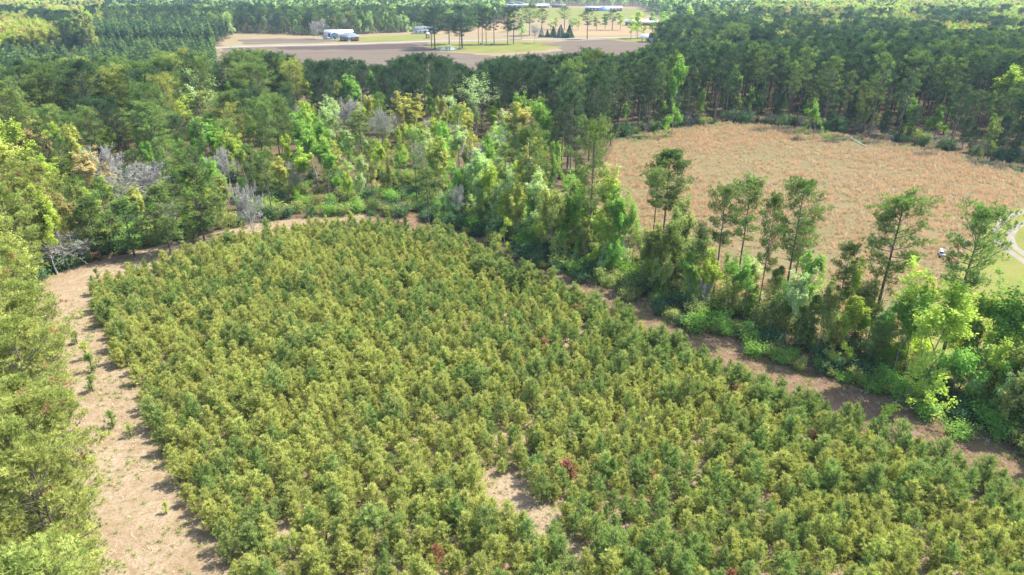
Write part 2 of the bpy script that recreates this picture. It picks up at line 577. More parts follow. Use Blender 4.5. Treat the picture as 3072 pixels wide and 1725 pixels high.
def gen_young(H, rad, mat, whorls=10, k=12, L=0.25, w=0.019, candles=True, open_=0.0, nbr=8):
    t, c = MB(), MB()
    pts = np.array([[0, 0, 0], [R.normal(0, .04), R.normal(0, .04), H * .5], [R.normal(0, .06), R.normal(0, .06), H]])
    t.tube(pts, [0.035 + H * 0.006, 0.03, 0.008], M['bark_pine'], 5)
    C, D, E = [], [], []
    for wi in range(whorls):
        q = wi / (whorls - 1.0)
        z = H * (0.10 + 0.86 * q)
        Lw = rad * (1.15 - 0.92 * q ** 1.4) * (0.8 + 0.2 * min(1, q * 4))
        for b_ in range(nbr if q < 0.85 else 4):
            if R.random() < open_:
                continue
            az = R.uniform(0, 6.28)
            el = math.radians(20 + 40 * q + R.normal(0, 9))
            d = np.array([math.cos(az) * math.cos(el), math.sin(az) * math.cos(el), math.sin(el)])
            Lb = Lw * R.uniform(0.65, 1.2)
            p0 = np.array([0, 0, z]); p2 = p0 + d * Lb + UP * Lb * 0.22
            t.tube([p0, p2], [0.014, 0.004], M['bark_pine'], 3)
            ns = max(2, int(Lb / 0.17))
            for s in np.linspace(0.35, 1, ns):
                C.append(p0 + (p2 - p0) * s + R.normal(size=3) * 0.05)
                D.append(unit(d * 0.5 + UP * 0.9))
            E.append(p2)
    for s in np.linspace(0.6, 1, 6):
        C.append([0, 0, H * s]); D.append(UP)
    E.append(np.array([0, 0, H]))
    c.spikes(np.array(C), np.array(D), k, L, w, 0.5, mat)
    if candles:
        E = np.array(E)
        E = np.repeat(E, 2, 0) + R.normal(size=(len(E) * 2, 3)) * 0.07
        n = len(E)
        c.spikes(E + UP * 0.05, np.tile(UP, (n, 1)), 2, 0.24, 0.017, 0.16, M['candle'])
    return t, c


def gen_leafy(H, rad, mat, bk, n_leaf=5000, leaf=0.16, fork=0.35, levels=4, up=0.5, rmin=0.006, multi=1, gap=0.25, wide=1.0):
    t, c = MB(), MB()
    tips = []

    def grow(p, d, L_, r, lv):
        mid = p + d * L_ * 0.5 + R.normal(size=3) * L_ * 0.06
        e = p + d * L_ + R.normal(size=3) * L_ * 0.05
        r = max(r, rmin)
        t.tube([p, mid, e], [r, r * 0.8, r * 0.6], bk, 6 if lv == 0 else (4 if lv < 3 else 3))
        if lv >= levels:
            tips.append((mid, d, L_)); tips.append((e, d, L_))
            return
        nb = R.integers(3, 5) if lv else R.integers(4, 6)
        for i in range(nb):
            cont = i == 0
            nd = d * (1.0 if cont else 0.55) + R.normal(size=3) * (0.22 if cont else 0.62) * wide + UP * up * 0.35
            nd = unit(nd)
            st = e if (cont or lv == 0 and i % 2) else p + (e - p) * R.uniform(0.45, 1.0)
            grow(st, nd, L_ * R.uniform(0.58, 0.82), r * (0.62 if cont else 0.45), lv + 1)

    for k_ in range(multi):
        a = R.uniform(0, 6.28)
        d0 = unit(np.array([math.cos(a), math.sin(a), 0]) * (0.12 if multi == 1 else 0.4) + UP)
        grow(np.array([0, 0, 0.0]), d0, H * fork, H * 0.0105 / math.sqrt(multi), 0)
    # fit to height and radius
    V = np.concatenate(t.v)
    top = V[:, 2].max(); rr = np.percentile(np.hypot(V[:, 0], V[:, 1]), 97)
    sz_, sr = H / top * 0.97, rad / rr
    for v in t.v:
        v[:, 2] *= sz_
        v[:, :2] *= 1 + (sr - 1) * np.clip(v[:, 2:3] / (H * 0.3), 0, 1)
    if n_leaf:
        tp = np.array([q[0] for q in tips]); tp[:, 2] *= sz_
        tp[:, :2] *= 1 + (sr - 1) * np.clip(tp[:, 2:3] / (H * 0.3), 0, 1)
        keep = noise(tp[:, 0] + 5 * tp[:, 2], tp[:, 1] - 3 * tp[:, 2], rad * 0.35, R.integers(50)) > gap
        tp = tp[keep]
        per = max(3, int(n_leaf / max(1, len(tp))))
        s = 0.13 + rad * 0.022
        C = np.repeat(tp, per, 0) + R.normal(size=(len(tp) * per, 3)) * s
        c.leaves(C, leaf, mat)
    return t, c


def gen_shrub(H, rad, mat, n=1400, leaf=0.10, stems=7, bk=None):
    t, c = MB(), MB()
    cl = []
    for i in range(stems):
        a = R.uniform(0, 6.28); r_ = rad * R.uniform(0.2, 0.8)
        e = np.array([math.cos(a) * r_, math.sin(a) * r_, H * R.uniform(0.5, 0.95)])
        mid = e * 0.5 + R.normal(size=3) * 0.1
        t.tube([[0, 0, 0], mid, e], [0.03, 0.02, 0.008], bk or M['bark_grey'], 3)
        for j in range(3):
            cl.append(e * R.uniform(0.45, 1.0) + R.normal(size=3) * rad * 0.25)
    cl = np.array(cl); cl[:, 2] = np.abs(cl[:, 2])
    per = n // len(cl)
    C = np.repeat(cl, per, 0) + R.normal(size=(len(cl) * per, 3)) * np.array([rad * 0.24, rad * 0.24, H * 0.14])
    C[:, 2] = np.abs(C[:, 2])
    c.leaves(C, leaf, mat, 0.8)
    return t, c


def gen_far(H, rad, mat, bk, n=420, leaf=0.55, h0=0.3, conic=0.0, lumps=14, trunk=True):
    """plain tree for the distance: trunk with a few limbs and a lumpy crown of coarse leaf faces"""
    t, c = MB(), MB()
    t.tube([[0, 0, 0], [0.1, 0.1, H * 0.5], [0, 0, H * 0.92]], [H * 0.012, H * 0.009, H * 0.003], bk, 4)
    q = R.random(lumps)
    z = H * (h0 + (0.97 - h0) * q)
    prof = (1 - conic * q) * np.sin(np.clip(0.25 + q * 0.68, 0, 1) * math.pi) ** (0.7 * (1 - conic))
    a = R.uniform(0, 6.28, lumps)
    rr = rad * prof * R.uniform(0.25, 0.85, lumps)
    cl = np.stack([np.cos(a) * rr, np.sin(a) * rr, z], 1)
    for p in cl[:5]:
        t.tube([[0, 0, max(0.5, p[2] - rad * 0.6)], p], [H * 0.004, 0.03], bk, 3)
    per = n // lumps
    off = R.normal(size=(lumps * per, 3)); off /= np.linalg.norm(off, axis=1)[:, None]
    off *= R.uniform(0.5, 1.0, (lumps * per, 1)) * np.array([rad * 0.36, rad * 0.36, rad * 0.3])
    C = np.repeat(cl, per, 0) + off
    c.leaves(C, leaf, mat, 0.7)
    return t, c


# ------------------------------------------------------------------ library of variants
LIB = {}          # key -> dict(trunk=mesh, crown=mesh, joined=object (never linked), H, rad)


def recolor(me, old, new, name):
    m2 = me.copy(); m2.name = name
    for i, mm in enumerate(m2.materials):
        if mm == old:
            m2.materials[i] = new
    return m2


def register(key, gen, H, rad, join=True, cat=''):
    t, c = gen
    d = dict(H=H, rad=rad, trunk=t.mesh('trunk_' + key), crown=(c.mesh('crown_' + key) if c.v else None), joined=None)
    if join:
        j = MB(); j.extend(t)
        if c.v: j.extend(c)
        d['joined'] = bpy.data.objects.new('source ' + key, j.mesh('whole_' + key))
    LIB[key] = d


def variant(key, src, old, new):
    s = LIB[src]
    d = dict(H=s['H'], rad=s['rad'], trunk=s['trunk'], crown=recolor(s['crown'], old, new, 'crown_' + key), joined=None)
    if s['joined']:
        d['joined'] = bpy.data.objects.new('source ' + key, recolor(s['joined'].data, old, new, 'whole_' + key))
    LIB[key] = d


# tall pines
for i in range(5):
    register(f'pine{i}', gen_pine(18, R.uniform(2.9, 3.5), R.uniform(0.42, 0.55), M['needle_mid'], nb=26, flat_top=R.uniform(0.2, 1)), 18, 3.2)
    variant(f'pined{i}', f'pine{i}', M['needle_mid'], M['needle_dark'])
for i in range(4):    # old pines with broad domed crowns
    register(f'pinebig{i}', gen_pine(20, R.uniform(4.6, 5.4), R.uniform(0.36, 0.46), M['needle_mid'], nb=38, clumps=6, tufts=12, sz=0.46, L=0.40, flat_top=R.uniform(0.6, 1.2)), 20, 5.0)
    variant(f'pinebigd{i}', f'pinebig{i}', M['needle_mid'], M['needle_dark'])
    variant(f'pinebigy{i}', f'pinebig{i}', M['needle_mid'], M['needle_yellow'])
register('pinedome', gen_pine(16, 4.0, 0.34, M['needle_mid'], nb=52, clumps=7, tufts=12, sz=0.42, L=0.36, flat_top=0.05), 16, 4.0)
for i in range(2):    # forest-edge pines clothed lower down
    register(f'pinelow{i}', gen_pine(12, 2.6, 0.16, M['needle_mid'], nb=40, flat_top=0.1), 12, 2.6)
    variant(f'pinelowd{i}', f'pinelow{i}', M['needle_mid'], M['needle_dark'])
for i in range(3):    # close pines at the left
    register(f'pinenear{i}', gen_pine(15, 3.6, 0.25, M['needle_yellow'], nb=48, clumps=5, tufts=12, k=11, L=0.28, w=0.021, flat_top=0.5, dead=18, sz=0.27), 15, 3.6)
for i in range(3):    # slender hedge pines with open crowns
    register(f'pineopen{i}', gen_pine(18, 3.4, 0.52, M['needle_mid'], nb=32, clumps=7, tufts=11, k=10, L=0.32, w=0.024, flat_top=0.9, dead=9, sz=0.34), 18, 3.4)
# young pines
for i in range(6):
    register(f'youngy{i}', gen_young(R.uniform(2.4, 3.3), R.uniform(0.72, 0.98), M['young_yellow']), 2.8, 0.85)
for i in range(4):
    register(f'youngg{i}', gen_young(R.uniform(2.6, 3.4), R.uniform(0.75, 1.0), M['young_green'], candles=i == 0), 3.0, 0.9)
for i in range(2):
    register(f'youngt{i}', gen_young(4.0, 1.35, M['young_green'], whorls=12, L=0.26), 4.0, 1.35)
register('youngd0', gen_young(2.2, 0.7, M['dead_needle'], candles=False, open_=0.3), 2.2, 0.7)
register('sapling0', gen_young(1.4, 0.35, M['young_green'], whorls=6, candles=False, open_=0.2, nbr=4), 1.4, 0.35)
register('sapling1', gen_young(1.7, 0.38, M['young_yellow'], whorls=6, candles=False, open_=0.2, nbr=4), 1.7, 0.38)
# leafy trees
LV = [('lime', 'leaf_lime'), ('green', 'leaf_green'), ('olive', 'leaf_olive'), ('gold', 'leaf_gold'), ('rust', 'leaf_rust'), ('pale', 'leaf_pale')]
for i in range(4):
    register(f'lime{i}', gen_leafy(15, [3.2, 3.8, 2.8, 3.5][i], M['leaf_lime'], M['bark_grey'], n_leaf=8500, leaf=0.145, fork=0.33, up=0.7, gap=[.2, .28, .3, .15][i]), 15, 3.3)
    for nm, mt in LV[1:]:
        variant(f'{nm}{i}', f'lime{i}', M['leaf_lime'], M[mt])
for i in range(2):    # sparse airy crowns
    register(f'airy{i}', gen_leafy(16, 3.8, M['leaf_pale'], M['bark_bare'], n_leaf=3600, leaf=0.13, fork=0.3, up=1.0, gap=0.15, rmin=0.018), 16, 3.8)
for i in range(2):
    register(f'small{i}', gen_leafy(7, 2.0, M['leaf_green'], M['bark_grey'], n_leaf=3600, leaf=0.13, fork=0.3, levels=3, up=0.7, multi=2), 7, 2.0)
    for nm, mt in LV:
        if nm != 'green':
            variant(f'small{nm}{i}', f'small{i}', M['leaf_green'], M[mt])
register('bare0', gen_leafy(11, 3.8, None, M['bark_bare'], n_leaf=0, fork=0.24, levels=6, up=0.45, wide=1.1, rmin=0.024), 11, 3.8)
register('bare1', gen_leafy(12, 3.2, None, M['bark_bare'], n_leaf=0, fork=0.28, levels=6, up=0.9, rmin=0.022), 12, 3.2)
# shrubs
for i in range(3):
    register(f'shrub{i}', gen_shrub(2.2, 1.5, M['leaf_dark'], 1500, 0.11), 2.2, 1.5)
    variant(f'shrubolive{i}', f'shrub{i}', M['leaf_dark'], M['leaf_olive'])
    variant(f'shrubgreen{i}', f'shrub{i}', M['leaf_dark'], M['leaf_green'])
register('brush0', gen_leafy(3.0, 1.8, None, M['bark_bare'], n_leaf=0, fork=0.3, levels=3, up=0.4, multi=3), 3.0, 1.8)
# distance
for i in range(3):
    register(f'farpine{i}', gen_far(18, 2.9, M['needle_dark'], M['bark_pine'], 520, 0.5, 0.45), 18, 2.9)
    variant(f'farpinem{i}', f'farpine{i}', M['needle_dark'], M['needle_mid'])
for i in range(2):
    register(f'rowpine{i}', gen_far(9, 1.9, M['needle_dark'], M['bark_pine'], 420, 0.30, 0.12, 0.75), 9, 1.9)
    variant(f'rowpinem{i}', f'rowpine{i}', M['needle_dark'], M['needle_mid'])
for i in range(2):
    register(f'farlime{i}', gen_far(16, 4.0, M['leaf_lime'], M['bark_grey'], 520, 0.55, 0.25), 16, 4.0)
    for nm, mt in LV[1:]:
        variant(f'far{nm}{i}', f'farlime{i}', M['leaf_lime'], M[mt])

# ------------------------------------------------------------------ regions on the ground (picture outlines put down on the ground)
PLANT = poly([(660, 1800), (600, 1480), (560, 1400), (490, 1290), (430, 1180), (385, 1080), (330, 980), (290, 900), (245, 810),
              (226, 752), (236, 730), (290, 708), (400, 672), (530, 636), (640, 604), (760, 582), (900, 578), (1000, 588),
              (1130, 616), (1230, 653), (1330, 701), (1430, 754), (1560, 818), (1700, 887), (1850, 956), (2000, 1020),
              (2200, 1104), (2400, 1192), (2576, 1270), (2900, 1424), (3000, 1800)])
PATH = poly([(340, 1800), (310, 1600), (262, 1446), (190, 1250), (140, 1050), (105, 880), (92, 770), (100, 712), (160, 680), (250, 654), (380, 625),
             (520, 588), (640, 563), (760, 548), (900, 540), (1080, 552), (1200, 580), (1310, 632), (1450, 690), (1590, 742),
             (1720, 800), (1870, 860), (2050, 925), (2260, 1000), (2460, 1090), (2700, 1190), (3050, 1340), (3200, 1800)])
FIELD = poly([(1545, 358), (1600, 342), (1700, 325), (1830, 308), (1950, 315), (2100, 335), (2300, 368), (2576, 418), (3100, 520),
              (3300, 1200), (2700, 1100), (2400, 985), (2200, 910), (2000, 835), (1850, 768), (1700, 702), (1560, 640), (1480, 600),
              (1345, 548), (1400, 500), (1500, 440), (1530, 400)])
LAWN = poly([(2470, 562), (2530, 528), (2620, 508), (3200, 470), (3300, 1190), (2700, 1095), (2300, 943), (2290, 830), (2370, 710), (2440, 625)])
FAR_OPEN = poly([(560, 250), (540, 118), (590, 84), (700, 86), (820, 90), (1010, 82), (1075, 78), (1200, 78), (1200, 60), (1270, 58), (1262, 30),
                 (1285, 14), (1600, 17), (1640, 32), (1700, 60), (1960, 60), (2060, 82), (2060, 96), (1690, 112), (1650, 160), (1600, 235), (1400, 250), (900, 252)])


def sheet(name, pg, z, mat, kind='structure', rough=0.6, step=4.0):
    pts = []
    n = len(pg)
    for i in range(n):
        a = np.array(pg[i]); b_ = np.array(pg[(i + 1) % n])
        L_ = np.linalg.norm(b_ - a)
        st = max(step, np.hypot(*a) / 60)
        m_ = max(1, int(L_ / st))
        nr = np.array([-(b_ - a)[1], (b_ - a)[0]]) / (L_ + 1e-6)
        for j in range(m_):
            p = a + (b_ - a) * j / m_
            pts.append(p + nr * R.normal(0, 0.25) * rough * (1 + np.hypot(*a) / 200))
    bm = bmesh.new()
    vs = [bm.verts.new((p[0], p[1], z)) for p in pts]
    es = [bm.edges.new((vs[i], vs[(i + 1) % len(vs)])) for i in range(len(vs))]
    bmesh.ops.triangle_fill(bm, edges=es, use_beauty=True)
    bmesh.ops.recalc_face_normals(bm, faces=bm.faces)
    if bm.faces and sum(f.normal.z for f in bm.faces) < 0:
        bmesh.ops.reverse_faces(bm, faces=bm.faces)
    me = bpy.data.meshes.new(name)
    bm.to_mesh(me); bm.free()
    me.materials.append(mat)
    return tag(link(name, me), kind=kind)


def strip(name, line, width, z, mat):
    pts = np.array([G(u, v) for u, v in line])
    d = np.gradient(pts, axis=0); d /= np.linalg.norm(d, axis=1)[:, None]
    nr = np.stack([-d[:, 1], d[:, 0]], 1) * width / 2
    L_, R_ = pts + nr, pts - nr
    v = [(p[0], p[1], z) for p in L_] + [(p[0], p[1], z) for p in R_]
    n = len(pts)
    me = bpy.data.meshes.new(name)
    me.from_pydata(v, [], [(i, i + 1, n + i + 1, n + i) for i in range(n - 1)])
    me.materials.append(mat)
    return tag(link(name, me), kind='structure')


me = bpy.data.meshes.new('ground')
me.from_pydata([(-4000, -300, 0), (4000, -300, 0), (4000, 7000, 0), (-4000, 7000, 0)], [], [(0, 1, 2, 3)])
me.materials.append(M['floor'])
tag(link('ground', me), kind='structure')
sheet('dirt_path', PATH, 0.01, M['litter'])
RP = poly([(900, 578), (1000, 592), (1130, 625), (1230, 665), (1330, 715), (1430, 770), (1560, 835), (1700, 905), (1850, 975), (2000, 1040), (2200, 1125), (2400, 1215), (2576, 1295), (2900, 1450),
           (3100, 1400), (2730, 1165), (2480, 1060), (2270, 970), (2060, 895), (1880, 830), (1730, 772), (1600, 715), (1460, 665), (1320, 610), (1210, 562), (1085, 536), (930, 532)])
sheet('shade_toned_leaf_litter', RP, 0.014, M['litter_red_shade'], rough=2.5)  # redder litter on the right path, coloured darker to stand for hedgerow shade
sheet('meadow', FIELD, 0.02, M['meadow'])
sheet('lawn', LAWN, 0.03, M['lawn'], rough=1.5)
strip('field_margin', [(1560, 352), (1700, 328), (1830, 312), (1950, 320), (2100, 341), (2300, 375), (2576, 428), (2800, 474)], 9.0, 0.034, M['margin'])
strip('wheel_rut', [(2800, 505), (2650, 517), (2570, 533), (2525, 553), (2505, 580), (2510, 610), (2550, 640), (2620, 690)], 1.2, 0.038, M['track'])
strip('wheel_rut', [(2800, 525), (2660, 537), (2595, 552), (2555, 572), (2540, 595), (2550, 620), (2590, 650), (2660, 690)], 1.2, 0.038, M['track'])
sheet('farmland', FAR_OPEN, 0.05, M['straw_field'], rough=2)
sheet('ploughed_field', poly([(500, 250), (560, 122), (720, 118), (900, 113), (1080, 107), (1075, 118), (1110, 130), (1250, 142), (1420, 128), (1360, 112), (1420, 104), (1520, 100), (1620, 108), (1720, 112), (1660, 150), (1600, 240), (900, 250)]), 0.09, M['plough'], rough=2)
sheet('damp_soil', poly([(690, 119), (900, 114), (1040, 110), (1062, 116), (1000, 124), (800, 126), (700, 124)]), 0.12, M['plough_dark'], rough=3)
sheet('tilled_plot', poly([(600, 100), (700, 97), (820, 99), (850, 104), (780, 109), (620, 112)]), 0.12, M['plough'], rough=2)
sheet('pond_lawn', poly([(1085, 108), (1250, 105), (1400, 104), (1350, 112), (1420, 118), (1350, 128), (1240, 134), (1120, 128), (1075, 118)]), 0.12, M['lawn'], rough=1)
sheet('yard', poly([(820, 96), (960, 92), (1090, 84), (1090, 100), (900, 107), (850, 105)]), 0.12, M['lawn'], rough=2)
sheet('ball_field', poly([(1000, 86), (1080, 76), (1200, 66), (1275, 64), (1280, 82), (1090, 86)]), 0.12, M['clay'], rough=2)
sheet('fallow_field', poly([(1390, 66), (1640, 64), (1960, 72), (1960, 90), (1640, 90), (1400, 92)]), 0.12, M['clay'], rough=2)
sheet('roadside_grass', poly([(1470, 96), (1640, 93), (1800, 90), (2060, 84), (2060, 96), (1690, 112), (1620, 106), (1520, 99)]), 0.14, M['lawn'], rough=2)
sheet('far_pasture', poly([(1280, 24), (1330, 19), (1600, 22), (1640, 34), (1600, 48), (1400, 48), (1270, 44)]), 0.14, M['lawn'], rough=2)
strip('road', [(440, 127), (620, 117.5), (760, 114.2), (900, 110.5), (1090, 104.5), (1240, 101.5), (1390, 99), (1540, 95.5), (1640, 93), (1800, 89), (2000, 84), (2200, 80)], 7.5, 0.18, M['road'])
sheet('pond_water', poly([(1099, 120.5), (1112, 118), (1138, 117.5), (1153, 120), (1152, 124.5), (1135, 127), (1110, 126.5), (1098, 124)]), 0.20, M['water'], rough=0.2)

# ------------------------------------------------------------------ placing
KINDNAME = {}


def put(name, key, x, y, H=None, wide=1.0, label='', cat='tree', group=None, rz=None, z=0.0):
    d = LIB[key]
    s = (H / d['H']) if H else 1.0
    o = empty(name, (x, y, z), R.uniform(0, 6.28) if rz is None else rz, label=label, cat=cat, group=group)
    o.scale = (s * wide, s * wide, s)
    tn, cn = ('trunk', 'crown')
    if name == 'shrub':
        tn, cn = 'stems', 'foliage'
    link(tn, d['trunk'], o)
    if d['crown']:
        link(cn, d['crown'], o)
    return o


def mass(name, items, label, cat):
    """items: (key, x, y, scale, wide).  One object that instances the plants nobody could count one by one."""
    if not items:
        return
    keys = sorted(set(i[0] for i in items))
    co = np.array([(i[1], i[2], 0) for i in items], np.float32)
    me = bpy.data.meshes.new(name)
    me.vertices.add(len(co)); me.vertices.foreach_set('co', co.ravel())
    a = me.attributes.new('which', 'INT', 'POINT')
    a.data.foreach_set('value', np.array([keys.index(i[0]) for i in items], np.int32))
    a = me.attributes.new('turn', 'FLOAT_VECTOR', 'POINT')
    rot = np.zeros((len(co), 3), np.float32); rot[:, 2] = R.uniform(0, 6.28, len(co))
    rot[:, :2] = R.normal(0, 0.03, (len(co), 2))
    a.data.foreach_set('vector', rot.ravel())
    a = me.attributes.new('size', 'FLOAT_VECTOR', 'POINT')
    sc = np.array([(i[3] * i[4], i[3] * i[4], i[3]) for i in items], np.float32)
    a.data.foreach_set('vector', sc.ravel())
    o = link(name, me)
    ng = bpy.data.node_groups.new(name, 'GeometryNodeTree')
    ng.interface.new_socket('Geometry', in_out='INPUT', socket_type='NodeSocketGeometry')
    ng.interface.new_socket('Geometry', in_out='OUTPUT', socket_type='NodeSocketGeometry')
    gi = ng.nodes.new('NodeGroupInput'); go = ng.nodes.new('NodeGroupOutput')
    jn = ng.nodes.new('GeometryNodeJoinGeometry')
    na = []
    for nm, ty in (('which', 'INT'), ('turn', 'FLOAT_VECTOR'), ('size', 'FLOAT_VECTOR')):
        q = ng.nodes.new('GeometryNodeInputNamedAttribute'); q.data_type = ty; q.inputs[0].default_value = nm
        na.append(q.outputs[0])
    for k_, key in enumerate(keys):
        oi = ng.nodes.new('GeometryNodeObjectInfo'); oi.inputs[0].default_value = LIB[key]['joined']
        oi.inputs['As Instance'].default_value = True
        cmp = ng.nodes.new('FunctionNodeCompare'); cmp.data_type = 'INT'; cmp.operation = 'EQUAL'
        ng.links.new(na[0], cmp.inputs[2]); cmp.inputs[3].default_value = k_
        ip = ng.nodes.new('GeometryNodeInstanceOnPoints')
        ng.links.new(gi.outputs[0], ip.inputs['Points'])
        ng.links.new(cmp.outputs[0], ip.inputs['Selection'])
        ng.links.new(oi.outputs['Geometry'], ip.inputs['Instance'])
        ng.links.new(na[1], ip.inputs['Rotation'])
        ng.links.new(na[2], ip.inputs['Scale'])
        ng.links.new(ip.outputs[0], jn.inputs[0])
    ng.links.new(jn.outputs[0], go.inputs[0])
    md = o.modifiers.new('scatter', 'NODES'); md.node_group = ng
    return tag(o, label, cat, kind='stuff')


def grid(x0, x1, y0, y1, s, jit=0.42):
    xs = np.arange(x0, x1, s); ys = np.arange(y0, y1, s)
    X, Y = np.meshgrid(xs, ys)
    X = X + (np.arange(len(ys)) % 2)[:, None] * s * 0.5
    X = X.ravel() + R.uniform(-jit, jit, X.size) * s
    Y = Y.ravel() + R.uniform(-jit, jit, Y.size) * s
    return X, Y


def in_view(x, y, H, mu=60, mv=40):
    u, v, d = P(x, y, H)
    ub, vb, _ = P(x, y, 0.0)
    return (d > 3) & (np.maximum(u, ub) > -mu) & (np.minimum(u, ub) < 2576 + mu) & (vb > -mv) & (v < 1446 + mv)


# ---- the young pine block
clear = [(1268, 1230, 2.3), (1300, 1272, 1.9), (1345, 1310, 2.4), (1235, 1195, 1.4), (1450, 1385, 1.6), (590, 768, 1.2), (1130, 1090, 1.2), (1500, 1345, 1.0), (1720, 1400, 0.8), (1240, 1130, .9)]
cl = [(*G(u, v), r) for u, v, r in clear]
X, Y = grid(-90, 150, 27, 125, 1.27, 0.40)
ok = inside(PLANT, X, Y) & in_view(X, Y, 3.0, 120, 260)
for cx, cy, r in cl:
    ok &= np.hypot(X - cx, Y - cy) > r - 0.35
X, Y = X[ok], Y[ok]
pn = noise(X, Y, 14, 1) * 0.6 + noise(X, Y, 5, 2) * 0.4
edge = np.zeros(len(X), bool)      # trees by the right-hand edge are a cooler green
pr = poly([(1000, 592), (1230, 665), (1430, 770), (1560, 835), (1700, 905), (1850, 975), (2000, 1040), (2200, 1125), (2400, 1215), (2700, 1360)])
for a, b_ in zip(pr[:-1], pr[1:]):
    ab = b_ - a; t_ = np.clip(((X - a[0]) * ab[0] + (Y - a[1]) * ab[1]) / (ab @ ab), 0, 1)
    edge |= np.hypot(X - a[0] - ab[0] * t_, Y - a[1] - ab[1] * t_) < 4.5
young = []
for i in range(len(X)):
    green = 0.08 + 0.7 * max(0.0, min(1.0, (pn[i] - 0.45) * 4)) * 0.6 + (0.35 if edge[i] else 0)
    r = R.random()
    if r < 0.006:
        key, lab = 'youngd0', 0
    elif R.random() < (0.16 if edge[i] else 0.045):
        key = f'youngt{R.integers(2)}'
    elif R.random() < green:
        key = f'youngg{R.integers(4)}'
    else:
        key = f'youngy{R.integers(6)}'
    s = R.uniform(0.6, 1.0) * (0.84 + 0.3 * noise(X[i], Y[i], 9, 4))
    young.append([key, X[i], Y[i], s, R.uniform(1.0, 1.4)])
dep = np.array([P(a[1], a[2], 1.5)[2] for a in young])
uv = np.array([P(a[1], a[2], 1.5)[:2] for a in young])
vis = (uv[:, 0] > -10) & (uv[:, 0] < 2590) & (uv[:, 1] < 1450)
order = sorted(range(len(young)), key=lambda i: (not vis[i], dep[i] - (6 if young[i][0][:6] in ('youngt', 'youngd') else 0)))
YL = {'youngy': 'tan-budded olive young pine', 'youngg': 'plain green young pine',
      'youngt': 'taller green young pine', 'youngd': 'dead rusty young pine'}


def side(u):
    return 'left' if u < 860 else ('middle' if u < 1720 else 'right')


YM = [(1300, 1260, 'the bare straw clearing'), (1362, 1240, 'the lone round young pine'), (1425, 1200, 'the brown dead young pine'), (1480, 1350, 'the smaller clearing'),
      (560, 1380, 'the lower end of the left path'), (430, 1180, 'the shaded verge of the left path'), (2500, 1330, 'the lower right corner'), (2300, 1200, 'the right path'),
      (950, 1420, 'the bottom edge, left of centre'), (1900, 1420, 'the bottom edge, right of centre'), (1290, 1430, 'the middle of the bottom edge'), (2560, 1440, 'the bottom right tip'),
      (900, 1200, 'the left middle of the block'), (1800, 1200, 'the right middle of the block'), (2100, 1300, 'the last fresh green tall ones')]


def ywhere(u, v):
    q = min(YM, key=lambda m_: (m_[0] - u) ** 2 + (m_[1] - v) ** 2)
    dx, dy = u - q[0], v - q[1]
    s_ = ('left of' if dx < 0 else 'right of') if abs(dx) > abs(dy) else ('beyond' if dy < 0 else 'in front of')
    return ('just ' if math.hypot(dx, dy) < 90 else 'well ') + s_ + ' ' + q[2]


rest = []
for n_, i in enumerate(order):
    key, x, y, s, w_ = young[i]
    if n_ < 285 and vis[i]:
        put('young_pine', key, x, y, LIB[key]['H'] * s, w_, ('small ' if s < 0.72 else ('large ' if s > 1.0 else '')) + YL[key[:6]] + ' ' + ywhere(*uv[i]), 'young pine', 'young pines planted in the block')
    else:
        rest.append((key, x, y, s, w_))
mass('young_pine_plantation', rest, 'dense block of waist to head high young pines filling the clearing', 'young pines')
bx, by = G(1362, 1262)
put('young_pine', 'youngg0', bx, by, 2.7, 1.15, 'lone round young pine standing at the edge of the bare straw clearing', 'young pine')
bx, by = G(1425, 1215)
put('young_pine', 'youngd0', bx, by, 2.3, 1.4, 'brown and grey dead young pine right of the bare clearing', 'young pine')

# saplings on the left path
for n_, (u, v, h, lab) in enumerate([(195, 865, 1.3, 'thin sapling nearest the far bend of the left path'), (220, 905, 1.9, 'bushier green sapling in the upper left path'),
                                     (232, 935, 1.8, 'pair-like green sapling below the bushiest one on the left path'), (178, 845, 1.0, 'tiny sapling at the left verge of the upper path'),
                                     (285, 1075, 1.5, 'yellow green sapling alone in the middle of the left path'), (330, 1100, 1.2, 'straw coloured sapling beside the planted edge'),
                                     (235, 985, 1.5, 'upright sapling halfway along the left path'), (205, 800, 0.9, 'small weed-like sapling on the bend of the path'),
                                     (245, 700, 1.2, 'sapling beside the corner where the path turns right'), (420, 1290, 0.9, 'low sapling at the shaded edge of the lower path')]):
    x, y = G(u, v)
    put('sapling', f'sapling{n_ % 2}', x, y, h * 1.15, 1.5, lab, 'sapling', 'saplings on the path')

# ------------------------------------------------------------------ single trees that can be pointed at
occupied = []
sight = []       # keep the woods from hiding the trees that stand out in the photograph


def single(kind, key, bu, bv, tu, tv, label, wide=1.0, cat='tree', crown_px=None):
    x, y, H = from_bt(bu, bv, tu, tv)
    d = LIB[key]
    if crown_px:
        dp = P(x, y, H * 0.8)[2]
        want = crown_px * K / FPX * dp / 2
        wide = want / (d['rad'] * H / d['H'])
    occupied.append((x, y, 1.6))
    if y < 260:
        sight.append((tu, (crown_px or 60) * 0.42, tv + (bv - tv) * (0.62 if 'bare' in kind else 0.42), y, x))
    return put(kind, key, x, y, H, wide, label, cat)


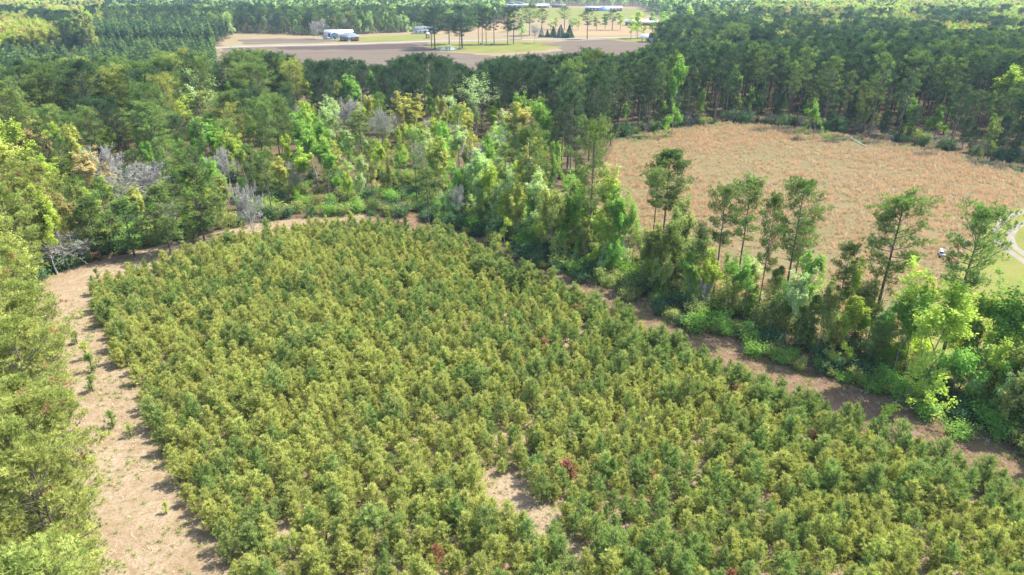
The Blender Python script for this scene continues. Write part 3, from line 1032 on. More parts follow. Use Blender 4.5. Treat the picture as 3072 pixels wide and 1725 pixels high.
S = single
S('pine_tree', 'pineopen0', 1328, 590, 1325, 325, 'tall pine with long bare trunk left of the twin-topped pine by the path', crown_px=105)
S('pine_tree', 'pinebig2', 1480, 665, 1480, 322, 'broad round-topped pine at the lower left corner of the tan meadow', crown_px=135)
S('pine_tree', 'pinedome', 1668, 600, 1695, 383, 'dense dome-crowned pine standing alone against the tan meadow', crown_px=130)
S('pine_tree', 'pineopen2', 1640, 625, 1632, 430, 'small leaning pine against the meadow, left of the dense dome-crowned pine', crown_px=75)
S('pine_tree', 'pineopen2', 1792, 760, 1812, 478, 'pine left of the tallest cluster of roadside pines, thin dark trunk', crown_px=100)
S('pine_tree', 'pineopen0', 1850, 745, 1873, 458, 'high pine directly behind the thin-trunked pine in the hedgerow', crown_px=110)
S('pine_tree', 'pineopen1', 1895, 850, 1925, 500, 'slim pine between the two high pines in the middle of the hedgerow', crown_px=80)
S('pine_tree', 'pineopen1', 1960, 815, 2012, 462, 'tallest straight pine in the middle of the hedgerow, leaning right', crown_px=135)
S('pine_tree', 'pineopen0', 2182, 872, 2238, 500, 'wide flat-topped pine with forked limbs before the meadow', crown_px=185)
S('pine_tree', 'pineopen2', 2350, 960, 2430, 535, 'rightmost hedgerow pine with long side limbs over the lawn', crown_px=165)
S('pine_tree', 'pineopen1', 2085, 880, 2118, 620, 'short thin pine in the gap right of the tallest hedgerow pine', crown_px=80)
S('pine_tree', 'pineopen2', 1985, 780, 1998, 560, 'second-row pine partly hidden behind the tallest hedgerow pine', crown_px=85)
S('leafy_tree', 'lime0', 1530, 640, 1530, 400, 'bright yellow-green tree at the left corner of the meadow', crown_px=115)
S('leafy_tree', 'green1', 1590, 690, 1590, 480, 'slim fresh green tree right of the bright corner tree', crown_px=85)
S('leafy_tree', 'lime2', 1505, 690, 1500, 520, 'lower yellow-green tree under the bright corner tree', crown_px=90)
S('leafy_tree', 'olive0', 1680, 720, 1690, 470, 'pale olive tree in front of the lone dome-crowned pine', crown_px=120)
S('leafy_tree', 'olive1', 1740, 760, 1745, 520, 'bushy olive tree left of the thin-trunked hedgerow pine', crown_px=120)
S('leafy_tree', 'olive2', 1640, 735, 1640, 560, 'grey-green tree by the path below the small leaning pine', crown_px=110)
S('leafy_tree', 'lime1', 2330, 985, 2372, 655, 'big yellow-green tree with a round crown at the right of the hedgerow', crown_px=215)
S('leafy_tree', 'green0', 2475, 990, 2540, 700, 'spreading fresh green tree near the right edge, many low forks', crown_px=200)
S('leafy_tree', 'green3', 2560, 1000, 2640, 680, 'green tree cut by the right edge of the view', crown_px=170)
S('leafy_tree', 'lime3', 2120, 850, 2150, 640, 'thin light green tree between two hedgerow pines', crown_px=110)
S('leafy_tree', 'green2', 2240, 960, 2275, 720, 'mid green leafy tree beneath the wide flat-topped pine', crown_px=130)
S('leafy_tree', 'olive3', 2050, 900, 2080, 690, 'sparse olive tree right of the tallest hedgerow pine', crown_px=100)
S('leafy_tree', 'small0', 2400, 1010, 2430, 850, 'low green tree beside the dark leaning trunk at the right', crown_px=120)
S('leafy_tree', 'green1', 1870, 800, 1890, 640, 'short green leafy tree under the high hedgerow pines', crown_px=90)
S('leafy_tree', 'airy0', 520, 330, 515, 165, 'tall airy pale green tree with whitish branches among dark pines', crown_px=125)
S('leafy_tree', 'airy1', 1195, 340, 1190, 180, 'tall pale yellow-green tree with open branches behind the golden trees', crown_px=140)
S('leafy_tree', 'lime0', 285, 430, 285, 312, 'small bright lime tree beside the grey bare trees', crown_px=90)
S('leafy_tree', 'lime1', 480, 350, 485, 240, 'lime leafed tree below the tall airy pale tree', crown_px=100)
S('leafy_tree', 'green0', 905, 310, 910, 180, 'fresh green tree set into the dark pines above the middle wood', crown_px=110)
S('leafy_tree', 'green2', 1690, 340, 1690, 135, 'single bright green tree against the dark right-hand wood', crown_px=75)
S('leafy_tree', 'lime3', 2500, 330, 2508, 160, 'round bright green tree glowing among the dark right-hand wood', crown_px=135)
S('leafy_tree', 'green1', 2045, 350, 2040, 250, 'small green tree at the shaded far edge of the meadow', crown_px=50)
S('leafy_tree', 'green3', 2350, 345, 2355, 262, 'soft green tree halfway along the dark right-hand wood', crown_px=60)
S('leafy_tree', 'gold0', 1050, 370, 1052, 228, 'golden tree with an orange tinge in the middle wood', crown_px=120)
S('leafy_tree', 'gold2', 1300, 400, 1290, 255, 'yellow-green broad tree at the right end of the middle wood', crown_px=110)
S('leafy_tree', 'rust1', 1345, 410, 1345, 275, 'rusty gold tree next to the dark right-hand wood', crown_px=80)
S('leafy_tree', 'lime2', 1240, 350, 1235, 265, 'vivid lime tree between golden and pale trees', crown_px=60)
S('leafy_tree', 'green0', 800, 470, 800, 275, 'bright green tall tree left of the middle wood', crown_px=115)
S('leafy_tree', 'green2', 830, 500, 840, 345, 'second bright green tree below the tall one left of the middle wood', crown_px=100)
S('leafy_tree', 'rust0', 230, 520, 225, 365, 'orange-flowering tree above the grey bare trees at the left', crown_px=110)
S('leafy_tree', 'lime3', 60, 500, 50, 295, 'yellow leafy tree at the upper left edge', crown_px=130)
S('leafy_tree', 'gold1', 10, 530, 0, 310, 'golden tree cut by the left edge', crown_px=120)
S('leafy_tree', 'lime0', 130, 540, 125, 395, 'lime tree between the golden tree and the orange-flowering one', crown_px=110)
S('bare_tree', 'bare0', 352, 515, 345, 395, 'large leafless grey tree with a wide tangle of pale twigs', crown_px=150, cat='bare tree')
S('bare_tree', 'bare0', 300, 490, 295, 355, 'leafless grey tree up and left of the widest bare one', crown_px=110, cat='bare tree')
S('bare_tree', 'bare1', 400, 505, 405, 400, 'leafless grey tree right of the widest bare one', crown_px=90, cat='bare tree')
S('bare_tree', 'bare1', 893, 380, 890, 235, 'tall leafless grey tree behind the green trees left of centre', crown_px=100, cat='bare tree')
S('bare_tree', 'bare1', 968, 400, 968, 262, 'leafless pale tree left of the golden tree', crown_px=80, cat='bare tree')
S('bare_tree', 'bare0', 640, 600, 640, 455, 'dull leafless tree by the corner of the young pine block', crown_px=90, cat='bare tree')
S('bare_tree', 'bare1', 1208, 480, 1205, 350, 'leafless tree amid the lime trees right of centre', crown_px=70, cat='bare tree')
S('bare_tree', 'bare0', 145, 690, 140, 590, 'fallen-looking leafless tangle over the bend of the left path', crown_px=170, cat='bare tree')
S('pine_tree', 'pinebig0', 408, 440, 398, 265, 'bright-topped pine with twin dark trunks above the grey bare trees', crown_px=125)
S('pine_tree', 'pinebigd1', 250, 380, 240, 165, 'broad dark pine with spreading limbs at the upper left', crown_px=150)
S('pine_tree', 'pinebig2', 130, 370, 120, 205, 'round-topped pine left of the broad dark one', crown_px=110)
S('pine_tree', 'pinebig3', 650, 330, 640, 165, 'domed pine right of the tall airy pale tree', crown_px=130)
S('pine_tree', 'pine4', 920, 470, 915, 290, 'grey-green pine in front of the golden tree', crown_px=110)
S('pine_tree', 'pine2', 1080, 590, 1085, 430, 'small dark pine in front of the middle wood', crown_px=70)
S('pine_tree', 'pinelow1', 430, 640, 430, 470, 'low bushy pine at the path corner below the grey bare trees', crown_px=110)
S('pine_tree', 'pinelow0', 340, 645, 335, 505, 'low bushy pine left of the one by the path corner', crown_px=110)
S('pine_tree', 'pinelow1', 255, 655, 250, 500, 'bushy edge pine above the bend of the left path', crown_px=110)
S('pine_tree', 'pinelow0', 515, 605, 510, 420, 'bushy pine with pale tips beside the dull leafless tree', crown_px=120)
S('young_pine', 'youngt0', 488, 612, 485, 558, 'single light green young pine on the far side of the path', cat='young pine')

# ---- the close pines at the left of the path
near = []
X, Y = grid(-110, -8, 10, 118, 3.7, 0.35)
for x, y in zip(X, Y):
    pth = inside(PATH, x - (1.6 if y < 62 else 0.0), y)[0]
    if pth or inside(PLANT, x, y)[0]:
        continue
    u, v, d_ = P(x, y, 0)
    if u > 330 or y > 102:
        continue
    # keep clear of the path verge
    near.append((x, y))
NL = 'close yellow-green pine crown seen from above, left of the sandy path'
nnear = 0
mass_pine, mass_leaf, mass_shrub = [], [], []
cand = []           # (kind, key, x, y, H, wide, label)
for x, y in near:
    H = R.uniform(11, 14.5) if y < 75 else R.uniform(12, 16)
    if not in_view(x, y, H, 40, 200):
        continue
    far_ = y > 78
    if far_ and R.random() < 0.35:
        cand.append(('leafy_tree', f'{["lime", "olive", "gold"][R.integers(3)]}{R.integers(4)}', x, y, H * 0.9, 1.0, 'yellow-green leafy tree among the pines at the left edge'))
    else:
        cand.append(('pine_tree', f'pinenear{R.integers(3)}', x, y, H, R.uniform(0.9, 1.15), NL if not far_ else 'tall yellow-green pine at the left edge beyond the close crowns'))

# ---- the woods
FLD_IN = FIELD


EDGE = poly([(1480, 440), (1545, 355), (1600, 338), (1700, 321), (1830, 304), (1950, 310), (2100, 330), (2300, 362), (2576, 410), (2800, 450), (2800, 415), (2576, 378), (2300, 332), (2100, 302), (1950, 284), (1830, 278), (1700, 294), (1600, 310), (1480, 330), (1430, 420)])


def wood_key(x, y, U, V):
    """what grows where: returns kind, key, height, width, label"""
    r = R.random()
    n1 = noise(x, y, 22, 5); n2 = noise(x, y, 9, 6)
    if y > 330 or (U < 600 and y > 222):          # distance
        if U < 600 and y < (455 if U > 215 else 395):
            return 'row', f'rowpine{"m" if r < 0.45 else ""}{R.integers(2)}', R.uniform(5.5, 9.8), 1.0, ''
        if 215 < U < 620 and 455 <= y < 580:
            return 'row', f'rowpine{"m" if r < 0.3 else ""}{R.integers(2)}', R.uniform(12, 15.5), 0.8, ''
        if U < 260:
            nm = ['gold', 'lime', 'olive', 'gold', 'rust'][R.integers(5)] if n1 > 0.35 else 'pine'
        elif U < 700:
            nm = ['pine', 'pinem', 'olive', 'pine', 'pinem', 'pale', 'green'][R.integers(7)] if n1 > 0.45 else 'pine'
        elif U < 1900:
            nm = ['pine', 'olive', 'pinem', 'pale', 'pine', 'pinem', 'green', 'pine'][R.integers(8)]
        else:
            if y < 345:
                nm = 'pine' if r < 0.85 else ['green', 'lime'][R.integers(2)]
            else:
                nm = (['lime', 'gold', 'olive', 'lime', 'olive', 'green', 'rust'][R.integers(7)] if n1 > 0.36 else ('pine' if r < .6 else 'pinem'))
        k_ = 'pine' if nm.startswith('pine') else 'leaf'
        if y < 680:
            if k_ == 'pine':
                return k_, f'pine{"big" if r < 0.5 else ""}{"d" if nm == "pine" else ""}{R.integers(4)}', R.uniform(13, 20), R.uniform(0.8, 1.1), 'far'
            return k_, f'{nm}{R.integers(4)}', R.uniform(12, 18), R.uniform(1.0, 1.5), 'far'
        return k_, f'far{nm}{R.integers(3 if nm.startswith("pine") else 2)}', R.uniform(14, 19), R.uniform(0.9, 1.25), ''
    if U > 1385 and V < 420 and y > 140:           # dark wood behind the meadow
        if inside(EDGE, x, y)[0] and r < 0.5:
            if r < 0.3:
                return 'pine', f'pinelowd{R.integers(2)}', R.uniform(6, 12), R.uniform(0.9, 1.2), ''
            return 'leaf', f'{["green", "olive", "green"][R.integers(3)]}{R.integers(4)}', R.uniform(6, 11), 1.0, ''
        if r < 0.92:
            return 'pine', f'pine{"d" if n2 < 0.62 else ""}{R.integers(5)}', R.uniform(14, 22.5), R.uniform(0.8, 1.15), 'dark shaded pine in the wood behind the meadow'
        return 'leaf', f'{["green", "olive"][R.integers(2)]}{R.integers(4)}', R.uniform(10, 16), 0.9, 'green leafy tree half hidden in the dark wood behind the meadow'
    if V < 195 or (V < 268 and U < 720):
        if r < 0.88:
            if U < 760:
                if R.random() < (0.28 if n1 > 0.5 else 0.08):
                    return 'pine', f'pinebigy{R.integers(4)}', R.uniform(15, 20), R.uniform(0.75, 1.1), 'yellowish green domed pine'
                return 'pine', f'pinebig{"d" if R.random() < 0.35 else ""}{R.integers(4)}', R.uniform(14, 21), R.uniform(0.75, 1.1), 'round-topped green pine'
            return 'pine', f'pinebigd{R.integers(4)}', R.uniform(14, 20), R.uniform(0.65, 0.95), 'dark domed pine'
        return 'leaf', f'{["lime", "green", "olive"][R.integers(3)]}{R.integers(4)}', R.uniform(12, 16), 1.0, 'leafy tree scattered among the upper pines'
    if U < 230:
        if r < 0.35:
            return 'pine', f'pine{R.integers(5)}', R.uniform(13, 17), 1.0, 'mid green pine in the wood at the left edge'
        return 'leaf', f'{["lime", "gold", "olive", "rust", "lime"][R.integers(5)]}{R.integers(4)}', R.uniform(11, 15), 1.3, 'yellow or orange tinted leafy tree at the left edge wood'
    if U < 700:
        if r < 0.32:
            return 'pine', f'pine{R.integers(5)}', R.uniform(12, 16), 1.0, 'mid green pine in the left wood behind the path'
        if r < 0.36:
            return 'bare', f'bare{R.integers(2)}', R.uniform(8, 12), 1.0, 'small leafless tree in the left wood'
        return 'leaf', f'{["olive", "lime", "green", "olive", "gold"][R.integers(5)]}{R.integers(4)}', R.uniform(9, 15), R.uniform(1.0, 1.4), 'spring leafed tree in the left wood behind the path'
    if r < 0.14:
        return 'pine', f'pine{R.integers(5)}', R.uniform(11, 15), 0.9, 'pine poking out of the leafy middle wood'
    if r < 0.21:
        return 'bare', f'bare{R.integers(2)}', R.uniform(8, 12), 0.9, 'small leafless tree in the leafy middle wood'
    if n1 > 0.62:
        nm = ['gold', 'lime', 'gold', 'lime', 'olive', 'lime'][R.integers(6)]
    elif n1 > 0.4:
        nm = ['lime', 'green', 'pale', 'lime', 'gold', 'green', 'olive'][R.integers(7)]
    else:
        nm = ['green', 'olive', 'green', 'lime', 'pale', 'pale'][R.integers(6)]
    word = {'gold': 'golden', 'lime': 'lime yellow', 'rust': 'rusty gold', 'olive': 'dull olive', 'pale': 'pale whitish green', 'green': 'fresh green'}[nm]
    return 'leaf', f'{nm}{R.integers(4)}', R.uniform(9, 15.5), R.uniform(1.0, 1.45), f'{word} spring tree in the leafy middle wood'


occ = np.array(occupied)
MARKS = [(40, 760, 'the crowns by the upper left path'), (80, 960, 'the left path at the saplings'), (120, 1150, 'the middle of the left path'), (60, 1350, 'the bottom left corner'), (260, 1400, 'the lower end of the left path'), (515, 250, 'the airy pale tree'), (350, 440, 'the grey bare trees'), (400, 330, 'the twin-trunked pine'), (240, 260, 'the broad dark pine'),
         (230, 430, 'the orange-flowering tree'), (50, 380, 'the yellow edge tree'), (430, 560, 'the bushy corner pine'), (110, 640, 'the tangle at the bend'),
         (645, 250, 'the domed pine'), (800, 360, 'the tall bright green tree'), (910, 240, 'the green tree among dark pines'), (1050, 290, 'the orange-tinged golden tree'),
         (1190, 250, 'the tall pale open tree'), (1300, 320, 'the broad yellow-green tree'), (1328, 460, 'the long-trunked pine'), (1480, 500, 'the meadow corner pine'),
         (1530, 520, 'the bright corner tree'), (1680, 500, 'the lone dome-crowned pine'), (1800, 620, 'the thin-trunked pine'), (1990, 640, 'the tallest hedgerow pine'),
         (2210, 690, 'the flat-topped forked pine'), (2390, 750, 'the rightmost hedgerow pine'), (2350, 800, 'the big yellow-green tree'), (2520, 850, 'the spreading green tree'),
         (1690, 230, 'the single green tree by the dark wood'), (2500, 250, 'the round glowing green tree'), (2160, 330, 'the fallen pale trunk'), (2350, 310, 'the soft green tree'),
         (1870, 320, 'the head of the meadow'), (1130, 125, 'the pond'), (940, 110, 'the brick house'), (1640, 120, 'the pale blue barn'), (2050, 200, 'the middle of the dark wood'),
         (640, 530, 'the dull leafless tree'), (960, 560, 'the tip of the young pine block'), (1450, 700, 'the shaded middle of the right path'), (2000, 900, 'the sunlit part of the right path'),
         (2450, 1080, 'the lower end of the right path')]


def where(u, v):
    q = min(MARKS, key=lambda m_: (m_[0] - u) ** 2 + (2.0 * (m_[1] - v)) ** 2)
    dx, dy = u - q[0], (v - q[1]) * 2.0
    dd = math.hypot(dx, dy)
    if abs(dx) > abs(dy):
        side_ = 'left of' if dx < 0 else 'right of'
    else:
        side_ = 'behind' if dy < 0 else 'in front of'
    pre = 'close ' if dd < 45 else ('' if dd < 130 else 'well ')
    return f'{pre}{side_} {q[2]}'


def describe(kind, key, H, wide, lab, u, v):
    size = {'pine_tree': (12.5, 17), 'leafy_tree': (9, 13), 'bare_tree': (7, 10)}[kind]
    sz_ = 'small' if H < size[0] else ('tall' if H > size[1] else 'medium')
    w_ = 'narrow ' if wide < 0.85 else ('wide ' if wide > 1.2 else '')
    if kind == 'pine_tree':
        hue_ = 'yellowish ' if ('bigy' in key or 'near' in key) else ('dark ' if (key[-2] == 'd') else 'mid green ')
        noun = 'pine'
    elif kind == 'bare_tree':
        hue_, noun = 'grey ', 'leafless tree'
    else:
        hue_ = {'lime': 'lime ', 'gree': 'fresh green ', 'oliv': 'olive ', 'gold': 'golden ', 'rust': 'rusty ', 'pale': 'pale green ', 'smal': ''}[key[:4]]
        if key.startswith('small'):
            hue_ = {'l': 'lime ', 'o': 'olive ', 'g': 'golden ', 'r': 'rusty ', 'p': 'pale green '}.get(key[5], 'fresh green ')
        noun = 'leafy tree'
    return f'{sz_} {w_}{hue_}{noun} {where(u, v)}'

row_items, far_pine, far_leaf, bare_items = [], [], [], []


def hides(x, y, H, r):
    u, v, d_ = P(x, y, H * 0.97)
    ru = r * FPX / K / d_
    for su, sw, sv, sy, sx in sight:
        if y < sy and v < sv and abs(u - su) < sw + ru * 0.75:
            return True
    return False


SKY_U = [-200, 0, 100, 280, 450, 560, 640, 720, 800, 870, 950, 1000, 1060, 1110, 1180, 1230, 1300, 1400, 1480, 1560, 1640, 1800, 1950, 2100, 2300, 2576, 2800]
SKY_V = [150, 150, 140, 145, 128, 92, 118, 138, 158, 148, 166, 150, 128, 142, 168, 152, 140, 136, 120, 138, 108, 104, 100, 84, 68, 74, 80]


def free(x, y):
    return not (np.hypot(occ[:, 0] - x, occ[:, 1] - y) < occ[:, 2]).any()


def scatter_wood(x0, x1, y0, y1, s, part=None):
    X, Y = grid(x0, x1, y0, y1, s)
    U, V, D = P(X, Y, np.full(X.shape, 16.0))
    ok = ~inside(PLANT, X, Y) & ~inside(PATH, X, Y) & ~inside(FIELD, X, Y) & ~inside(LAWN, X, Y) & ~inside(FAR_OPEN, X, Y)
    ok &= in_view(X, Y, 20.0, 150, 30)
    ok &= ~((X < 0) & (Y < 103) & (U < 420))
    right = (U > 1385) & (Y > 140)
    if part == 'left': ok &= ~right & ~((U < 600) & (Y > 222))
    if part == 'rows': ok &= (U < 600) & (Y > 236)
    if part == 'right': ok &= right
    # the strip right of the path is planted separately
    ok &= ~((X > 8) & (Y < 118))
    for x, y, u, v in zip(X[ok], Y[ok], U[ok], V[ok]):
        if y < 330 and not free(x, y):
            continue
        kind, key, H, w_, lab = wood_key(x, y, u, v)
        if kind == 'row':
            row_items.append((key, x, y, H / LIB[key]['H'], w_))
        elif key.startswith('far') or lab == 'far':
            (far_pine if kind == 'pine' else far_leaf).append((key, x, y, H / LIB[key]['H'], w_))
        else:
            nmk = {'pine': 'pine_tree', 'leaf': 'leafy_tree', 'bare': 'bare_tree'}[kind]
            rr_ = LIB[key]['rad'] * H / LIB[key]['H'] * w_
            tries = 0
            lim = np.interp(u, SKY_U, SKY_V) + R.uniform(0, 10)
            if y < 330 and kind != 'row':
                H0 = H
                while H > 5 and P(x, y, H)[1] < lim:
                    H *= 0.95
                if H < 9 and H < H0 * 0.9:
                    continue
            while y < 330 and hides(x, y, H, rr_) and tries < 3:
                H *= 0.78; rr_ *= 0.78; tries += 1
            if y < 330 and (hides(x, y, H, rr_)):
                continue
            cand.append((nmk, key, x, y, H, w_, lab))


scatter_wood(-190, 260, 85, 335, 6.0, 'left')
scatter_wood(-60, 260, 140, 335, 4.7, 'right')
scatter_wood(-420, 420, 330, 460, 3.6)
scatter_wood(-260, 20, 236, 330, 3.3, 'rows')
scatter_wood(-620, 620, 460, 700, 5.6)
scatter_wood(-950, 950, 700, 1150, 7.6)
scatter_wood(-1500, 1500, 1150, 1900, 13.0)

# ---- the hedgerow strip between right path and meadow: extra trunks, small trees
pr_out = poly([(1080, 552), (1200, 580), (1310, 632), (1450, 690), (1590, 742), (1720, 800), (1870, 860), (2050, 925), (2260, 1000), (2460, 1090), (2700, 1190)])
cum = np.concatenate([[0], np.cumsum(np.linalg.norm(np.diff(pr_out, axis=0), axis=1))])


def along(s):
    x = np.interp(s, cum, pr_out[:, 0]); y = np.interp(s, cum, pr_out[:, 1])
    x2 = np.interp(s + 1, cum, pr_out[:, 0]); y2 = np.interp(s + 1, cum, pr_out[:, 1])
    d = np.array([x2 - x, y2 - y]); d /= np.linalg.norm(d) + 1e-9
    return np.array([x, y]), np.array([-d[1], d[0]])     # point, normal pointing away from the block


s_ = 0.0
test = along(20)[0] + along(20)[1] * 3
sgn = 1 if not inside(PATH, *test)[0] else -1
while s_ < cum[-1]:
    p, nr = along(s_)
    q = p + nr * sgn * R.uniform(1.5, 9.5)
    r = R.random()
    if free(*q):
        if r < 0.22:
            nm = ['olive', 'green', 'lime', 'olive', 'pale'][R.integers(5)]
            cand.append(('leafy_tree', f'small{nm if nm != "green" else ""}{R.integers(2)}', q[0], q[1], R.uniform(5, 9), 1.0, f'{nm if nm != "pale" else "pale green"} small leafy tree in the hedgerow right of the path'))
        elif r < 0.72:
            nm = ['olive', 'green', 'lime', 'olive', 'pale'][R.integers(5)]
            cand.append(('leafy_tree', f'{nm}{R.integers(4)}', q[0], q[1], R.uniform(6.5, 12.5) * (1.1 if s_ < cum[-1] * 0.45 else 1), R.uniform(0.9, 1.25), f'{nm} leafy tree in the hedgerow right of the path'))
        elif r < 0.82:
            cand.append(('pine_tree', f'pinelow{R.integers(2)}', q[0], q[1], R.uniform(5, 10), 0.8, 'smaller pine in the hedgerow right of the path'))
        elif r < 0.86:
            cand.append(('bare_tree', f'bare{R.integers(2)}', q[0], q[1], R.uniform(5, 9), 0.8, 'thin leafless tree in the hedgerow right of the path'))
    s_ += R.uniform(0.45, 1.05)

# rank and place as things; the rest goes into one mass each
LIM = {'pine_tree': 300 - 24, 'leafy_tree': 300 - 50, 'bare_tree': 120}
GRP = {'pine_tree': 'pines of the woods', 'leafy_tree': 'spring leafed trees of the woods', 'bare_tree': 'leafless trees of the woods'}
for kind in ('pine_tree', 'leafy_tree', 'bare_tree'):
    cs = [c for c in cand if c[0] == kind]

    def score(c):
        u, v, d_ = P(c[2], c[3], c[4])
        off = 0 if (-20 < u < 2596 and v < 1440) else 1
        return (off, d_)
    cs.sort(key=score)
    for n_, (kd, key, x, y, H, w_, lab) in enumerate(cs):
        if n_ < LIM[kind]:
            uu, vv, _ = P(x, y, H * 0.7)
            put(kind, key, x, y, H, w_, describe(kind, key, H, w_, lab, uu, vv), 'bare tree' if kind == 'bare_tree' else 'tree', GRP[kind])
        else:
            {'pine_tree': far_pine, 'leafy_tree': far_leaf, 'bare_tree': bare_items}[kind].append((key, x, y, H / LIB[key]['H'], w_))
mass('pine_woodland', far_pine, 'pine woods stretching behind the front rows to the distance', 'woodland')
mass('broadleaf_woodland', far_leaf, 'spring leafed woods in lime, gold and olive stretching to the distance', 'woodland')
mass('leafless_thicket', bare_items, 'leafless grey trees deep inside the woods', 'woodland')
mass('pine_plantation', row_items, 'dark even stand of planted pines at the upper left', 'woodland')

# ---- shrubs along the wood edges
sh = []
s_ = 0.0
while s_ < cum[-1]:
    p, nr = along(s_)
    for off in (R.uniform(-2.2, 0.8), R.uniform(0.5, 4), R.uniform(4, 9)):
        q = p + nr * sgn * off
        nm = ['', '', 'olive', 'green'][R.integers(4)] if off < 3 else ['', 'olive', 'olive', 'green'][R.integers(4)]
        sh.append((f'shrub{nm}{R.integers(3)}', q[0], q[1], R.uniform(0.5, 1.25), R.uniform(0.9, 1.3)))
    s_ += R.uniform(1.2, 2.2)
X, Y = grid(-120, 40, 88, 150, 2.4)
ok = ~inside(PLANT, X, Y) & ~inside(PATH, X, Y) & ~inside(FIELD, X, Y) & in_view(X, Y, 3.0)
pc = np.array([0, 0])
dist_edge = np.full(X.shape, 1e9)
for a, b_ in zip(PATH[:-1], PATH[1:]):
    ab = b_ - a; t_ = np.clip(((X - a[0]) * ab[0] + (Y - a[1]) * ab[1]) / (ab @ ab), 0, 1)
    dist_edge = np.minimum(dist_edge, np.hypot(X - a[0] - ab[0] * t_, Y - a[1] - ab[1] * t_))
for x, y, de in zip(X[ok], Y[ok], dist_edge[ok]):
    pr_ = 0.85 if de < 5 else 0.45
    if R.random() < pr_:
        nm = ['', '', 'olive', 'green'][R.integers(4)]
        sh.append((f'shrub{nm}{R.integers(3)}', x, y, R.uniform(0.5, 1.3), R.uniform(0.9, 1.3)))
fe = poly([(1560, 352), (1700, 328), (1830, 311), (1950, 318), (2100, 338), (2300, 371), (2576, 421), (2700, 445)])
for a, b_ in zip(fe[:-1], fe[1:]):
    n_ = int(np.linalg.norm(b_ - a) / 0.75)
    for j in range(n_):
        q = a + (b_ - a) * R.random()
        nr = np.array([-(b_ - a)[1], (b_ - a)[0]]); nr /= np.linalg.norm(nr)
        if nr[1] < 0: nr = -nr
        q = q + nr * R.uniform(2, 9)
        kk = ['shrub0', 'shrub1', 'shrub2', 'brush0', 'brush0', 'shrubolive1'][R.integers(6)]
        sh.append((kk, q[0], q[1], R.uniform(0.4, 1.5) * R.uniform(0.7, 1.3), R.uniform(0.7, 1.2)))
sh.sort(key=lambda c: (not bool(in_view(c[1], c[2], 1.0, 0, 0)), P(c[1], c[2], 1)[2]))
for c in sh[:290]:
    us, vs_, _ = P(c[1], c[2], 1)
    w_ = 'olive' if 'olive' in c[0] else ('fresh green' if 'green' in c[0] else 'dark green')
    u = P(c[1], c[2], 1)[0]
    put('shrub', c[0], c[1], c[2], LIB[c[0]]['H'] * c[3], c[4], f'{"tall " if c[3] > 1.0 else "low "}{w_} shrub {where(us, vs_)}', 'shrub', 'shrubs along the path')
mass('undergrowth', sh[290:], 'undergrowth of shrubs below the woods', 'shrubs')

# ---- meadow grass, path weeds
gm = MB()


def tuft_obj(key, mat, n, L_, w_, spread):
    b_ = MB()
    C = np.zeros((n, 3)); C[:, :2] = R.normal(0, 0.11, (n, 2))
    b_.spikes(C, np.tile(UP, (n, 1)), 1, L_, w_, spread, mat)
    LIB[key] = dict(H=L_, rad=0.3, trunk=None, crown=None, joined=bpy.data.objects.new('source ' + key, b_.mesh('whole_' + key)))


tuft_obj('sedge0', M['dry_grass'], 26, 0.80, 0.026, 0.16)
tuft_obj('sedge1', M['straw'], 22, 0.62, 0.028, 0.26)
tuft_obj('sedge2', M['dry_grass'], 22, 0.68, 0.028, 0.3)
tuft_obj('tuft0', M['green_grass'], 26, 0.30, 0.02, 0.5)
tuft_obj('tuft1', M['straw'], 22, 0.32, 0.018, 0.6)
gr = []
X, Y = grid(0, 190, 60, 225, 0.72)
ok = inside(FIELD, X, Y) & ~inside(LAWN, X, Y) & in_view(X, Y, 1.0, 20, 10)
X, Y = X[ok], Y[ok]
dn = noise(X, Y, 14, 8) * 0.45 + noise(X, Y, 1.7, 9) * 0.55
for x, y, d_ in zip(X, Y, dn):
    if R.random() < (0.95 if d_ > 0.52 else (0.55 if d_ > 0.40 else 0.2)):
        gr.append((f'sedge{R.integers(3)}', x, y, R.uniform(0.6, 1.25) * (0.8 + 0.4 * d_), R.uniform(0.9, 1.5)))
mass('broomsedge', gr, 'tan and orange dry grass tufts covering the meadow', 'grass')
gr = []
X, Y = grid(-60, 110, 30, 125, 0.7)
ok = inside(PATH, X, Y) & in_view(X, Y, 0.3, 10, 10)
for x, y in zip(X[ok], Y[ok]):
    nn = noise(x, y, 2.5, 10)
    if nn > 0.62 and R.random() < 0.5:
        gr.append(('tuft0', x, y, R.uniform(0.5, 1.3), 1.2))
    elif R.random() < (0.40 if x < 0 else 0.45):
        gr.append(('tuft1' if R.random() < 0.6 else 'tuft0', x, y, R.uniform(0.5, 1.1), 1.4))
mass('path_grass', gr, 'short straw and grass tufts scattered on the pine straw path', 'grass')
exec_far = True

